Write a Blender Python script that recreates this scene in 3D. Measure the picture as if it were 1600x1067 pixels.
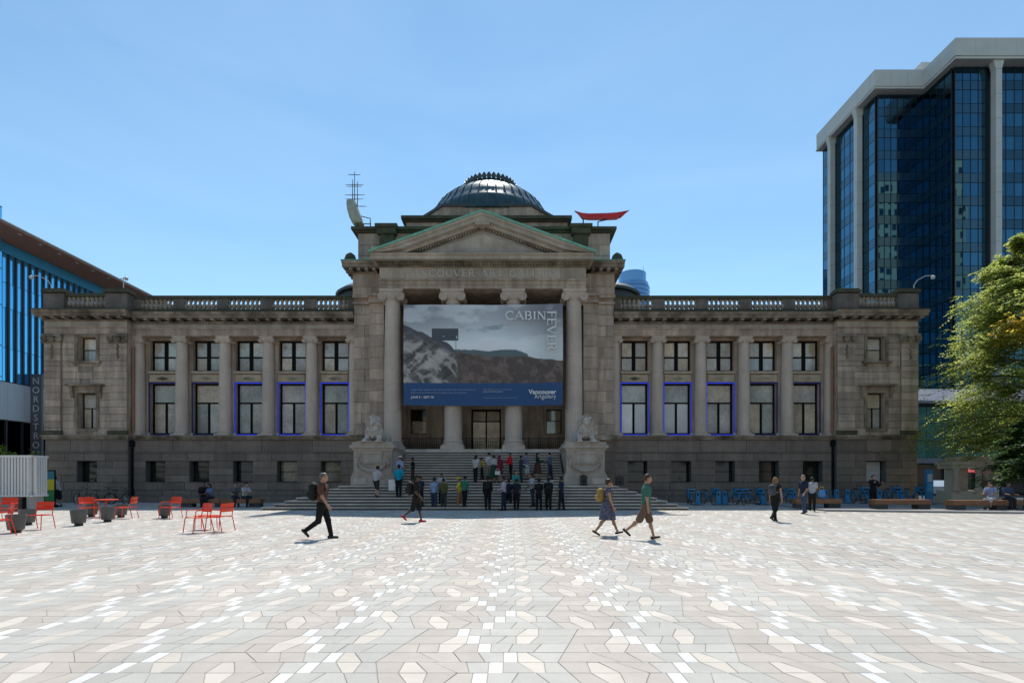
import bpy, math, random
import numpy as np
from mathutils import Vector, Matrix
for o in list(bpy.data.objects): bpy.data.objects.remove(o)
S = bpy.context.scene
COL = S.collection
R = math.radians
PI = math.pi
random.seed(7)
rng = np.random.default_rng(7)

# ------------------------------------------------------------------ camera, sky, sun
CAMH, F, HZ = 1.63, 800.0, 746.0
cd = bpy.data.cameras.new('camera'); cam = bpy.data.objects.new('camera', cd); COL.objects.link(cam)
cam.location = (0, 0, CAMH); cam.rotation_euler = (R(90), 0, 0)
cd.sensor_width = 36; cd.lens = 18.0; cd.shift_y = (HZ - 533.5) / 1600; cd.clip_start = .05; cd.clip_end = 3000
S.camera = cam
SUN_EL, SUN_AZ = 58.0, 0.5
w = bpy.data.worlds.new('World'); S.world = w; w.use_nodes = True
nt = w.node_tree
sky = nt.nodes.new('ShaderNodeTexSky'); sky.sky_type = 'NISHITA'; sky.sun_disc = False
sky.sun_elevation = R(SUN_EL); sky.sun_rotation = R(SUN_AZ)
sky.altitude = 20; sky.air_density = 1.1; sky.dust_density = 0.0; sky.ozone_density = 1.6
bg = nt.nodes['Background']; bg.inputs[1].default_value = .135
tint = nt.nodes.new('ShaderNodeMix'); tint.data_type = 'RGBA'; tint.blend_type = 'MULTIPLY'; tint.inputs[0].default_value = 1; tint.inputs[7].default_value = (.86, 1.0, .96, 1)
nt.links.new(sky.outputs[0], tint.inputs[6])
tc = nt.nodes.new('ShaderNodeTexCoord'); mp = nt.nodes.new('ShaderNodeMapping'); mp.inputs['Scale'].default_value = (1.2, 1.2, 5.0)
cn = nt.nodes.new('ShaderNodeTexNoise'); cn.inputs['Scale'].default_value = 1.6; cn.inputs['Detail'].default_value = 5; cn.inputs['Distortion'].default_value = .6
cr = nt.nodes.new('ShaderNodeMapRange'); cr.inputs[1].default_value = .42; cr.inputs[2].default_value = .75; cr.inputs[3].default_value = 0; cr.inputs[4].default_value = .09
cw = nt.nodes.new('ShaderNodeMix'); cw.data_type = 'RGBA'; cw.inputs[7].default_value = (5.2, 6.6, 7.6, 1)      # thin high haze over the blue
nt.links.new(tc.outputs['Generated'], mp.inputs[0]); nt.links.new(mp.outputs[0], cn.inputs['Vector']); nt.links.new(cn.outputs['Fac'], cr.inputs[0])
nt.links.new(cr.outputs[0], cw.inputs[0]); nt.links.new(tint.outputs[2], cw.inputs[6]); nt.links.new(cw.outputs[2], bg.inputs[0])
sd = bpy.data.lights.new('sun', 'SUN'); sun = bpy.data.objects.new('sun', sd); COL.objects.link(sun)
sd.energy = 3.75; sd.angle = R(.53); sd.color = (1, .945, .87)
sun.rotation_euler = (R(-(90 - SUN_EL)), 0, R(-SUN_AZ)); sun.location = (0, 60, 90)
S.view_settings.view_transform = 'Standard'; S.view_settings.look = 'None'
S.view_settings.gamma = 1; S.view_settings.use_curve_mapping = False
S.view_settings.exposure = 0.38
S.render.engine = 'CYCLES'

def PX(X, D): return (X - 800) / F * D
def PZ(Y, D): return CAMH + (HZ - Y) / F * D
def GD(Y): return CAMH * F / (Y - HZ)          # distance of a point standing on the plaza

# ------------------------------------------------------------------ helpers
class MB:
    def __init__(s): s.v = []; s.f = []; s.m = []
    def add(s, vs, fs, m=0):
        b = len(s.v); s.v += [tuple(p) for p in vs]
        s.f += [tuple(i + b for i in f) for f in fs]; s.m += [m] * len(fs); return s
    def box(s, x0, x1, y0, y1, z0, z1, m=0):
        return s.add([(x0,y0,z0),(x1,y0,z0),(x1,y1,z0),(x0,y1,z0),(x0,y0,z1),(x1,y0,z1),(x1,y1,z1),(x0,y1,z1)],
            [(0,3,2,1),(4,5,6,7),(0,1,5,4),(1,2,6,5),(2,3,7,6),(3,0,4,7)], m)
    def bbox(s, x0, x1, y0, y1, z0, z1, b, m=0):
        # box whose front (-y) edges are chamfered by b
        v = [(x0,y0+b,z0),(x1,y0+b,z0),(x1,y1,z0),(x0,y1,z0),(x0,y0+b,z1),(x1,y0+b,z1),(x1,y1,z1),(x0,y1,z1),
             (x0+b,y0,z0+b),(x1-b,y0,z0+b),(x1-b,y0,z1-b),(x0+b,y0,z1-b)]
        return s.add(v, [(8,9,10,11),(0,1,9,8),(1,5,10,9),(5,4,11,10),(4,0,8,11),(0,3,2,1),(4,5,6,7),(1,2,6,5),(2,3,7,6),(3,0,4,7)], m)
    def prism(s, poly, axis, a0, a1, m=0):
        # poly: 2D points; axis 'y': (x,z) along y ; 'x': (y,z) along x ; 'z': (x,y) along z
        n = len(poly)
        def P(p, a):
            return {'y': (p[0], a, p[1]), 'x': (a, p[0], p[1]), 'z': (p[0], p[1], a)}[axis]
        vs = [P(p, a0) for p in poly] + [P(p, a1) for p in poly]
        fs = [tuple(range(n))[::-1], tuple(range(n, 2*n))] + [(i, (i+1) % n, n+(i+1) % n, n+i) for i in range(n)]
        return s.add(vs, fs, m)
    def lathe(s, prof, c=(0,0,0), n=16, m=0, a0=0, a1=2*PI, sy=1.0):
        full = abs(a1 - a0 - 2*PI) < 1e-6; k = n if full else n + 1
        vs = []; fs = []
        for r, z in prof:
            for i in range(k):
                a = a0 + (a1-a0)*i/n
                vs.append((c[0]+r*math.cos(a), c[1]+r*math.sin(a)*sy, c[2]+z))
        for j in range(len(prof)-1):
            for i in range(n):
                i2 = (i+1) % k
                fs.append((j*k+i, j*k+i2, (j+1)*k+i2, (j+1)*k+i))
        if full:
            if prof[0][0] > 1e-6: fs.append(tuple(range(k))[::-1])
            if prof[-1][0] > 1e-6: fs.append(tuple((len(prof)-1)*k+i for i in range(k)))
        return s.add(vs, fs, m)
    def tube(s, pts, r, n=6, m=0, cap=True):
        pts = [Vector(p) for p in pts]; N = len(pts)
        rs = list(r) if isinstance(r, (list, tuple)) else [r]*N
        vs = []; fs = []; pu = None
        for i, p in enumerate(pts):
            d = (pts[min(i+1, N-1)] - pts[max(i-1, 0)])
            if d.length < 1e-9: d = Vector((0,0,1))
            d.normalize()
            u = (Vector((0,0,1)) if abs(d.z) < .9 else Vector((1,0,0))) if pu is None else pu
            u = (u - d*u.dot(d))
            if u.length < 1e-6: u = d.orthogonal()
            u.normalize(); pu = u; q = d.cross(u)
            for j in range(n):
                a = 2*PI*j/n
                vs.append(p + (u*math.cos(a) + q*math.sin(a))*rs[i])
        for i in range(N-1):
            for j in range(n):
                j2 = (j+1) % n
                fs.append((i*n+j, i*n+j2, (i+1)*n+j2, (i+1)*n+j))
        if cap: fs += [tuple(range(n))[::-1], tuple((N-1)*n+j for j in range(n))]
        return s.add(vs, fs, m)
    def xf(s, M, start=0):
        for i in range(start, len(s.v)): s.v[i] = tuple(M @ Vector(s.v[i]))
        return s
    def mesh(s, name, mats, off=(0,0,0), smooth=False):
        me = bpy.data.meshes.new(name)
        me.from_pydata([(x+off[0], y+off[1], z+off[2]) for x, y, z in s.v], [], s.f)
        for mm in (mats if isinstance(mats, (list, tuple)) else [mats]): me.materials.append(mm)
        if any(s.m): me.polygons.foreach_set('material_index', s.m)
        if smooth:
            me.polygons.foreach_set('use_smooth', [True]*len(me.polygons))
            try: me.set_sharp_from_angle(angle=R(40))
            except Exception: pass
        me.update(); return me

def link(name, me, parent=None, loc=(0,0,0), rz=0):
    o = bpy.data.objects.new(name, me); COL.objects.link(o)
    o.location = loc; o.rotation_euler = (0, 0, rz)
    if parent is not None: o.parent = parent
    return o
def obj(name, mb, mats, parent=None, off=(0,0,0), smooth=False, loc=(0,0,0), rz=0):
    return link(name, mb.mesh(name, mats, off, smooth), parent, loc, rz)
def tag(o, label, cat, group=None):
    o['label'] = label; o['category'] = cat
    if group: o['group'] = group
    return o
def thing(name, label, cat, loc=(0,0,0), rz=0, group=None):
    return tag(link(name, None, None, loc, rz), label, cat, group)
def struct(o): o['kind'] = 'structure'; return o
def stuff(o): o['kind'] = 'stuff'; return o
KIDS = {}
def copy_tree(o, parent=None):
    c = o.copy(); COL.objects.link(c); c.parent = parent
    for ch in o.children: copy_tree(ch, c)
    return c

# ------------------------------------------------------------------ materials
def _n(nt, t, **k):
    n = nt.nodes.new(t)
    for a, b in k.items(): setattr(n, a, b)
    return n
def mat(name, col, rough=.7, rnd=0.0, noise=0.0, nscale=3.0, streak=0.0, bump=0.0, bscale=40.0, metal=0.0, spec=.5, emit=None,
        estr=0.0, coat=0.0, stain=None, stain_amt=0.0, stain_scale=.5, trans=0.0, objco=False, spots=0.0):
    m = bpy.data.materials.new(name); m.use_nodes = True; nt = m.node_tree; L = nt.links.new
    b = nt.nodes['Principled BSDF']
    b.inputs['Roughness'].default_value = rough; b.inputs['Metallic'].default_value = metal
    b.inputs['Specular IOR Level'].default_value = spec; b.inputs['Coat Weight'].default_value = coat
    b.inputs['Base Color'].default_value = (*col, 1)
    if emit: b.inputs['Emission Color'].default_value = (*emit, 1); b.inputs['Emission Strength'].default_value = estr
    if not (rnd or noise or streak or bump or stain or spots): return m
    geo = _n(nt, 'ShaderNodeNewGeometry'); pos = geo.outputs['Position']
    if objco: pos = _n(nt, 'ShaderNodeTexCoord').outputs['Object']
    fac = None
    def mul(a, bb):
        x = _n(nt, 'ShaderNodeMath', operation='MULTIPLY'); L(a, x.inputs[0]); L(bb, x.inputs[1]); return x.outputs[0]
    def noi(scale, detail, lo, hi, vec=None, rough_=.6):
        t = _n(nt, 'ShaderNodeTexNoise'); t.inputs['Scale'].default_value = scale; t.inputs['Detail'].default_value = detail
        t.inputs['Roughness'].default_value = rough_
        L(vec or pos, t.inputs['Vector'])
        r = _n(nt, 'ShaderNodeMapRange'); r.inputs[1].default_value = .3; r.inputs[2].default_value = .7
        r.inputs[3].default_value = lo; r.inputs[4].default_value = hi
        L(t.outputs['Fac'], r.inputs[0]); return r.outputs[0]
    if noise:
        fac = noi(nscale, 6, 1-noise, 1+noise)
        fac = mul(fac, noi(nscale*9, 3, 1-noise*.5, 1+noise*.5))
    if streak:
        mp = _n(nt, 'ShaderNodeMapping'); mp.inputs['Scale'].default_value = (1, 1, .12); L(pos, mp.inputs[0])
        s_ = noi(2.2, 5, 1-streak, 1+streak*.35, mp.outputs[0]); fac = mul(fac, s_) if fac else s_
    if spots:
        vo = _n(nt, 'ShaderNodeTexVoronoi'); vo.inputs['Scale'].default_value = 1.3; vo.inputs['Randomness'].default_value = 1; L(pos, vo.inputs['Vector'])
        r = _n(nt, 'ShaderNodeMapRange'); r.inputs[1].default_value = .018; r.inputs[2].default_value = .03; r.inputs[3].default_value = 1-spots; r.inputs[4].default_value = 1
        L(vo.outputs['Distance'], r.inputs[0]); fac = mul(fac, r.outputs[0]) if fac else r.outputs[0]
        fac = mul(fac, noi(.33, 7, .88, 1.05)); fac = mul(fac, noi(1.7, 8, .93, 1.03))
    if rnd:
        oi = _n(nt, 'ShaderNodeObjectInfo'); r = _n(nt, 'ShaderNodeMapRange')
        r.inputs[3].default_value = 1-rnd; r.inputs[4].default_value = 1+rnd
        L(oi.outputs['Random'], r.inputs[0]); fac = mul(fac, r.outputs[0]) if fac else r.outputs[0]
    src = None
    if stain:
        f = noi(stain_scale, 8, 0, stain_amt)
        mx = _n(nt, 'ShaderNodeMix', data_type='RGBA'); mx.inputs[6].default_value = (*col, 1); mx.inputs[7].default_value = (*stain, 1)
        L(f, mx.inputs[0]); src = mx.outputs[2]
    if fac:
        vm = _n(nt, 'ShaderNodeVectorMath', operation='SCALE')
        if src: L(src, vm.inputs[0])
        else: vm.inputs[0].default_value = col
        L(fac, vm.inputs['Scale']); src = vm.outputs[0]
    if src: L(src, b.inputs['Base Color'])
    if bump:
        t = _n(nt, 'ShaderNodeTexNoise'); t.inputs['Scale'].default_value = bscale; t.inputs['Detail'].default_value = 5; L(pos, t.inputs['Vector'])
        bp = _n(nt, 'ShaderNodeBump'); bp.inputs['Strength'].default_value = bump; bp.inputs['Distance'].default_value = .02
        L(t.outputs['Fac'], bp.inputs['Height']); L(bp.outputs[0], b.inputs['Normal'])
    return m
def lin(r, g, b):
    f = lambda c: (c/255/12.92 if c/255 <= .04045 else ((c/255+.055)/1.055)**2.4)
    return (f(r), f(g), f(b))

M = {}
M['stone'] = mat('grey_stone', (.52,.395,.30), .85, noise=.2, nscale=.8, streak=.45, rnd=.0, bump=.35, stain=(.20,.155,.11), stain_amt=.55, stain_scale=.45)
M['stone_block'] = mat('grey_stone_block', (.52,.40,.31), .85, noise=.18, nscale=1.1, streak=.42, rnd=.2, bump=.4, stain=(.24,.20,.155), stain_amt=.4, stain_scale=.5)
M['cornice'] = mat('weathered_cornice_stone', (.43,.35,.265), .9, noise=.25, nscale=1.3, streak=.25, bump=.5, bscale=22, stain=(.10,.075,.045), stain_amt=1.15, stain_scale=.8)
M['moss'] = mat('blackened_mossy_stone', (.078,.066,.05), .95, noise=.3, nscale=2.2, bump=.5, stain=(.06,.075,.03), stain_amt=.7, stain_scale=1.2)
M['dark_block'] = mat('dark_basement_stone', (.205,.16,.128), .85, noise=.16, nscale=1.0, streak=.2, rnd=.18, bump=.5, bscale=26)
M['dark_stone'] = mat('dark_basement_backing', (.11,.105,.10), .9, noise=.15)
M['plinth'] = mat('plinth_stone', (.175,.145,.122), .8, noise=.18, nscale=.8, streak=.2, rnd=.1, bump=.3)
M['col'] = mat('column_stone', (.54,.44,.36), .8, noise=.10, nscale=.7, streak=.14, bump=.25, rnd=.05)
M['lion'] = mat('pale_granite', (.49,.43,.375), .8, noise=.16, nscale=2.5, streak=.12, bump=.4, bscale=60)
M['pedestal'] = mat('pedestal_granite', (.42,.36,.30), .85, noise=.16, nscale=1.6, streak=.22, bump=.4)
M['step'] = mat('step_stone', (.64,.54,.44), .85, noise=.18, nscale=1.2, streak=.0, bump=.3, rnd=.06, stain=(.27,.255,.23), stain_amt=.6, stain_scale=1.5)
M['riser_shade'] = mat('riser_stone_shade', (.13,.118,.105), .9, noise=.2, nscale=1.5, rnd=.06)  # darker than the treads: shade on the risers is put into the colour
M['copper'] = mat('green_copper', (.17,.42,.29), .7, noise=.25, nscale=2)
M['copper_brown'] = mat('copper_pipe', (.30,.16,.085), .55, noise=.15, metal=.3)
M['dome'] = mat('dome_copper', (.05,.085,.085), .33, noise=.25, nscale=1.5, metal=.6)
M['roofdark'] = mat('roof_metal_dark', (.045,.05,.045), .5, noise=.2)
M['frame'] = mat('black_window_frame', (.008,.008,.008), .8, spec=.15)
M['reveal'] = mat('dark_reveal', (.03,.029,.028), .8)
M['iron'] = mat('black_iron', (.015,.015,.016), .45)
M['bluestrip'] = mat('blue_light_strip', (.02,.04,.55), .4, emit=(.03,.07,.95), estr=.22, noise=.2, nscale=1.5)
M['white'] = mat('white_paint', (.75,.75,.74), .5)
M['offwhite'] = mat('offwhite_panel', (.62,.62,.60), .55, noise=.08)
M['lightgrey'] = mat('light_grey_metal', (.5,.5,.5), .4)
M['letter'] = mat('pale_letter_stone', (.50,.47,.43), .8)
M['black'] = mat('black_plastic', (.012,.012,.013), .5)
M['asphalt'] = mat('asphalt', (.055,.055,.057), .9, noise=.15, nscale=.6)
M['shadeground'] = mat('concrete_apron', (.34,.335,.33), .85, noise=.1, nscale=.7)
M['mortar'] = mat('paving_joint', (.35,.315,.275), .95, noise=.15, nscale=6)
M['red'] = mat('red_powder_coat', (.74,.058,.016), .5, spec=.3, rnd=.05)
M['planter'] = mat('charcoal_planter', (.085,.087,.085), .55, noise=.1, nscale=5)
M['soil'] = mat('soil', (.10,.09,.075), .95, noise=.3, nscale=20)
M['wood'] = mat('bench_timber', (.20,.095,.045), .6, noise=.25, nscale=4, rnd=.15)
M['concrete'] = mat('dark_concrete', (.06,.06,.06), .85, noise=.15)
M['bikeblue'] = mat('bike_blue', (.01,.20,.42), .4)
M['rubber'] = mat('rubber', (.01,.01,.01), .8)
M['silver'] = mat('bare_metal', (.5,.5,.5), .3, metal=.8)
def glass(name, col, rough=.04, spec=.9, coat=.0, noise=.0):
    return mat(name, col, rough, spec=spec, coat=coat, rnd=.3, noise=noise*1.3, nscale=.7)  # the mottled noise paints reflections into the pane colour
PANES = [glass('pane_grey', (.46,.43,.37), .08, noise=.28), glass('pane_beige', (.52,.44,.32), .08, noise=.28), glass('pane_green', (.36,.38,.33), .08, noise=.28), glass('pane_dark', (.02,.024,.02), .06), glass('pane_pale', (.74,.73,.69), .1, noise=.1)]  # tones stand for blinds and for reflections painted into the colour

# ------------------------------------------------------------------ a small Roman letter set made of strokes
def arc(cx, cz, rx, rz, a0, a1, n=14): return [(cx+rx*math.cos(R(a0+(a1-a0)*i/n)), cz+rz*math.sin(R(a0+(a1-a0)*i/n))) for i in range(n+1)]
GL = {  # letter: (advance, [(points, weight)], [serif x/z])
 'A': (.78, [([(.04,0),(.36,1)],.5),([(.36,1),(.70,0)],1),([(.17,.36),(.55,.36)],.5)], [(.04,0),(.70,0)]),
 'B': (.64, [([(.12,0),(.12,1)],1),(arc(.3,.76,.2,.24,90,-90),.8),([(.12,1),(.3,1)],.4),([(.12,.52),(.32,.52)],.4),(arc(.32,.26,.24,.26,90,-90),.9),([(.12,0),(.32,0)],.4)], [(.12,0),(.12,1)]),
 'C': (.74, [(arc(.42,.5,.36,.5,48,312),.85),([(.66,.87),(.67,.68)],.4)], []),
 'E': (.60, [([(.12,0),(.12,1)],1),([(.12,.98),(.54,.98)],.45),([(.12,.52),(.46,.52)],.45),([(.12,.02),(.56,.02)],.45),([(.54,.98),(.54,.84)],.35),([(.56,.02),(.56,.17)],.35),([(.46,.6),(.46,.44)],.3)], [(.12,0),(.12,1)]),
 'F': (.56, [([(.12,0),(.12,1)],1),([(.12,.98),(.52,.98)],.45),([(.12,.52),(.44,.52)],.45),([(.52,.98),(.52,.82)],.35),([(.44,.6),(.44,.44)],.3)], [(.12,0),(.12,1)]),
 'G': (.78, [(arc(.42,.5,.36,.5,48,330),.85),([(.70,.42),(.70,.08)],.9),([(.56,.44),(.78,.44)],.35)], []),
 'I': (.30, [([(.15,0),(.15,1)],1)], [(.15,0),(.15,1)]),
 'L': (.56, [([(.12,0),(.12,1)],1),([(.12,.02),(.52,.02)],.45),([(.52,.02),(.52,.18)],.35)], [(.12,0),(.12,1)]),
 'N': (.78, [([(.12,0),(.12,1)],.5),([(.12,1),(.66,0)],1),([(.66,0),(.66,1)],.5)], [(.12,0),(.12,1),(.66,1)]),
 'O': (.80, [(arc(.40,.5,.35,.5,0,360,22),.85)], []),
 'R': (.68, [([(.12,0),(.12,1)],1),(arc(.3,.75,.22,.25,90,-90),.85),([(.12,1),(.3,1)],.4),([(.12,.5),(.32,.5)],.4),([(.32,.5),(.62,0)],.9)], [(.12,0),(.12,1),(.62,0)]),
 'T': (.64, [([(.32,0),(.32,1)],1),([(.04,.98),(.60,.98)],.45),([(.04,.98),(.04,.82)],.35),([(.60,.98),(.60,.82)],.35)], [(.32,0)]),
 'U': (.76, [([(.12,1),(.12,.34)],1)  ,(arc(.37,.34,.25,.34,180,360),.7),([(.62,.34),(.62,1)],.55)], [(.12,1),(.62,1)]),
 'V': (.74, [([(.04,1),(.37,0)],1),([(.37,0),(.70,1)],.5)], [(.04,1),(.70,1)]),
 'Y': (.70, [([(.04,1),(.35,.5)],.9),([(.35,.5),(.66,1)],.5),([(.35,.5),(.35,0)],.9)], [(.35,0),(.04,1),(.66,1)]),
 ' ': (.45, [], []),
}
def roman(mb, text, x, z, h, y0, y1, wt=.13, track=.06, width=None):
    # letters in the xz plane between y0 (front) and y1 (back); returns advance
    tot = sum(GL[c][0] + track for c in text) * h
    k = 1.0 if width is None else width / tot
    for c in text:
        adv, st, sf = GL[c]
        for pts, wgt in st:
            ww = wt*wgt*h/2
            for (a, b) in zip(pts[:-1], pts[1:]):
                ax, az, bx_, bz = x+a[0]*h*k, z+a[1]*h, x+b[0]*h*k, z+b[1]*h
                dx, dz = bx_-ax, bz-az; l = math.hypot(dx, dz) or 1
                nx, nz = -dz/l*ww, dx/l*ww; ex, ez = dx/l*ww*.25, dz/l*ww*.25
                mb.prism([(ax-ex-nx,az-ez-nz),(bx_+ex-nx,bz+ez-nz),(bx_+ex+nx,bz+ez+nz),(ax-ex+nx,az-ez+nz)], 'y', y0, y1)
                y0 += 1e-5
        for sx, sz in sf:
            zz = z + sz*h
            mb.box(x+(sx*k-.13*k)*h, x+(sx*k+.13*k)*h, y0, y1, zz-(.0 if sz == 0 else .045)*h, zz+(.045 if sz == 0 else 0)*h); y0 += 1e-5
        x += (adv+track)*h*k
    return x
def sans(name, text, size, loc, mt, parent=None, align='LEFT', ext=.004, rot=(R(90),0,0), bold=0.0, width=None):
    cu = bpy.data.curves.new(name, 'FONT'); cu.body = text; cu.size = size; cu.extrude = ext; cu.align_x = align; cu.offset = bold
    cu.resolution_u = 3
    t = bpy.data.objects.new(name, cu); COL.objects.link(t)
    bpy.context.view_layer.update()
    me = bpy.data.meshes.new_from_object(t.evaluated_get(bpy.context.evaluated_depsgraph_get()))
    bpy.data.objects.remove(t); bpy.data.curves.remove(cu)
    me.materials.clear(); me.materials.append(mt); me.name = name
    if width and len(me.vertices):
        xs = [v.co.x for v in me.vertices]; k = width/(max(xs)-min(xs))
        for v in me.vertices: v.co.x *= k
    o = link(name, me, parent, loc); o.rotation_euler = rot
    return o

# ------------------------------------------------------------------ numpy implicit surfaces (bodies, lions, boats)
def sdf_mesh(prims, res, k=.03, cuts=(), pad=.04):
    lo = np.full(3, 1e9); hi = np.full(3, -1e9)
    for p in prims:
        if p[0] == 'cap':
            r = max(p[3], p[4])
            for q in (p[1], p[2]): lo = np.minimum(lo, np.array(q)-r); hi = np.maximum(hi, np.array(q)+r)
        else:
            r = max(p[2]); lo = np.minimum(lo, np.array(p[1])-r); hi = np.maximum(hi, np.array(p[1])+r)
    lo -= pad+2*res; hi += pad+2*res
    n = np.ceil((hi-lo)/res).astype(int)+1
    ax = [lo[i]+res*np.arange(n[i]) for i in range(3)]
    V = np.full(n, 1.0, dtype=np.float32)
    for p in prims:
        if p[0] == 'cap': a, b = np.array(p[1], float), np.array(p[2], float); rr = max(p[3], p[4]); bl, bh = np.minimum(a,b)-rr, np.maximum(a,b)+rr
        else: c = np.array(p[1], float); rr = max(p[2]); bl, bh = c-rr, c+rr
        m_ = k*2+3*res
        i0 = np.maximum(0, np.floor((bl-m_-lo)/res).astype(int)); i1 = np.minimum(n, np.ceil((bh+m_-lo)/res).astype(int)+1)
        sl = tuple(slice(i0[i], i1[i]) for i in range(3))
        X, Y, Z = np.meshgrid(*[ax[i][sl[i]] for i in range(3)], indexing='ij')
        if p[0] == 'cap':
            d = b-a; L2 = max(d@d, 1e-9)
            t = np.clip(((X-a[0])*d[0]+(Y-a[1])*d[1]+(Z-a[2])*d[2])/L2, 0, 1)
            dist = np.sqrt((X-a[0]-t*d[0])**2+(Y-a[1]-t*d[1])**2+(Z-a[2]-t*d[2])**2) - (p[3]+(p[4]-p[3])*t)
        else:
            r = np.array(p[2], float); dx, dy, dz = X-c[0], Y-c[1], Z-c[2]
            if len(p) > 3 and p[3] is not None:
                Rm = np.array(p[3]); dx, dy, dz = (Rm[0,0]*dx+Rm[1,0]*dy+Rm[2,0]*dz, Rm[0,1]*dx+Rm[1,1]*dy+Rm[2,1]*dz, Rm[0,2]*dx+Rm[1,2]*dy+Rm[2,2]*dz)
            k0 = np.sqrt((dx/r[0])**2+(dy/r[1])**2+(dz/r[2])**2); k1 = np.sqrt((dx/r[0]**2)**2+(dy/r[1]**2)**2+(dz/r[2]**2)**2)
            dist = k0*(k0-1)/np.maximum(k1, 1e-6)
        cur = V[sl]; h = np.clip(.5+.5*(cur-dist)/k, 0, 1)
        V[sl] = cur*(1-h)+dist*h-k*h*(1-h)
    if cuts:
        X, Y, Z = np.meshgrid(*ax, indexing='ij')
        for nx, ny, nz, d in cuts:      # keep the side where n.p <= d
            V = np.maximum(V, (nx*X+ny*Y+nz*Z-d).astype(np.float32))
    # surface nets
    s = V < 0
    c = np.zeros(tuple(n-1), dtype=np.int32)
    acc = np.zeros(tuple(n-1)+(3,)); cnt = np.zeros(tuple(n-1))
    for axis in range(3):
        o1, o2 = [a for a in range(3) if a != axis]
        sa = [slice(None)]*3; sb = [slice(None)]*3; sa[axis] = slice(0,-1); sb[axis] = slice(1,None)
        v0, v1 = V[tuple(sa)], V[tuple(sb)]
        cr = (v0 < 0) != (v1 < 0)
        t = np.where(cr, v0/np.where(cr, v0-v1, 1), 0)
        for d1 in (0,1):
            for d2 in (0,1):
                q = [slice(None)]*3
                q[o1] = slice(0,-1) if d1 == 0 else slice(1,None); q[o2] = slice(0,-1) if d2 == 0 else slice(1,None)
                cc = cr[tuple(q)]; tt = t[tuple(q)]
                acc[...,axis] += np.where(cc, tt, 0); acc[...,o1] += np.where(cc, d1, 0); acc[...,o2] += np.where(cc, d2, 0); cnt += cc
    act = cnt > 0
    idx = np.full(tuple(n-1), -1); idx[act] = np.arange(act.sum())
    ijk = np.argwhere(act)
    verts = lo + res*(ijk + acc[act]/cnt[act][:,None])
    faces = []
    for axis in range(3):
        o1, o2 = (axis+1) % 3, (axis+2) % 3
        sa = [slice(None)]*3; sb = [slice(None)]*3; sa[axis] = slice(0,-1); sb[axis] = slice(1,None)
        cr = s[tuple(sa)] != s[tuple(sb)]
        e = np.argwhere(cr); e = e[(e[:,o1] > 0) & (e[:,o2] > 0) & (e[:,o1] < n[o1]-1) & (e[:,o2] < n[o2]-1)]
        if not len(e): continue
        flip = s[tuple(sa)][tuple(e.T)]
        def cell(d1, d2):
            q = e.copy(); q[:,o1] -= d1; q[:,o2] -= d2; return idx[tuple(q.T)]
        a_, b_, c_, d_ = cell(1,1), cell(0,1), cell(0,0), cell(1,0)
        quad = np.stack([a_, b_, c_, d_], 1); quad[~flip] = quad[~flip][:, ::-1]
        faces.append(quad)
    return verts, np.concatenate(faces)
def sdf_obj(name, prims, res, mt, parent, k=.03, cuts=(), extra=None, loc=(0,0,0)):
    v, f = sdf_mesh(prims, res, k, cuts)
    vs = v.tolist(); fs = f.tolist()
    if extra:
        b = len(vs); vs += [tuple(p) for p in extra.v]; fs += [tuple(i+b for i in q) for q in extra.f]
    me = bpy.data.meshes.new(name); me.from_pydata(vs, [], fs)
    me.materials.append(mt); me.polygons.foreach_set('use_smooth', [True]*len(me.polygons)); me.update()
    return link(name, me, parent, loc)
# ================================================================== ground and paving
g = MB(); g.add([(-900,-300,-.05),(900,-300,-.05),(900,1500,-.05),(-900,1500,-.05)], [(0,1,2,3)])
struct(obj('ground', g, M['asphalt']))
pl = MB(); pl.box(-44,44,-8,34.6,-.045,-.0075)
plaza = struct(obj('plaza', pl, M['mortar']))
U, RP = .124, .25
PCOL = {'white': (.70,.685,.65), 'cream': (.60,.545,.47), 'sage': (.475,.458,.412), 'pink': (.48,.43,.375)}
PM = {k: mat('paver_'+k, c, .75, rnd=.06, noise=.045, nscale=5, bump=.12, bscale=120, spots=.35) for k, c in PCOL.items()}
PS = []
for k, c in PCOL.items():
    for t in (.94, 1.0, 1.06):
        PS.append(mat('paver_%s_tone' % k, tuple(x*t for x in c), .75, noise=.06, nscale=3, bump=.12, bscale=120, spots=.35))
KI = {k: i for i, k in enumerate(PCOL)}
fixed = {
 0: [(-4,-3.1,-5.05,-3.1,'cream'), (0,1,0,1,'white')],
 1: [(-5.05,-3.1,-5.05,-4.2,'cream'), (1,2,1,2,'white'), (4.15,4.9,3.05,4.9,'cream')],
 2: [(2,3,2,3,'white'), (3.05,4.9,3.0,3.8,'cream')],
 3: [(-2.97,-1.9,-3.1,-1.07,'cream'), (0,1,0,1,'white')],
 4: [(-3.1,-1.0,-2.06,-1.0,'cream'), (-1,0,-1,0,'white'), (2.96,4,2.97,4.84,'cream')],
 5: [(-2,-1,-2,-1,'white'), (2.97,4.84,3.9,4.93,'cream')]}
rp = random.Random(3)
ROWS = []
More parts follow.
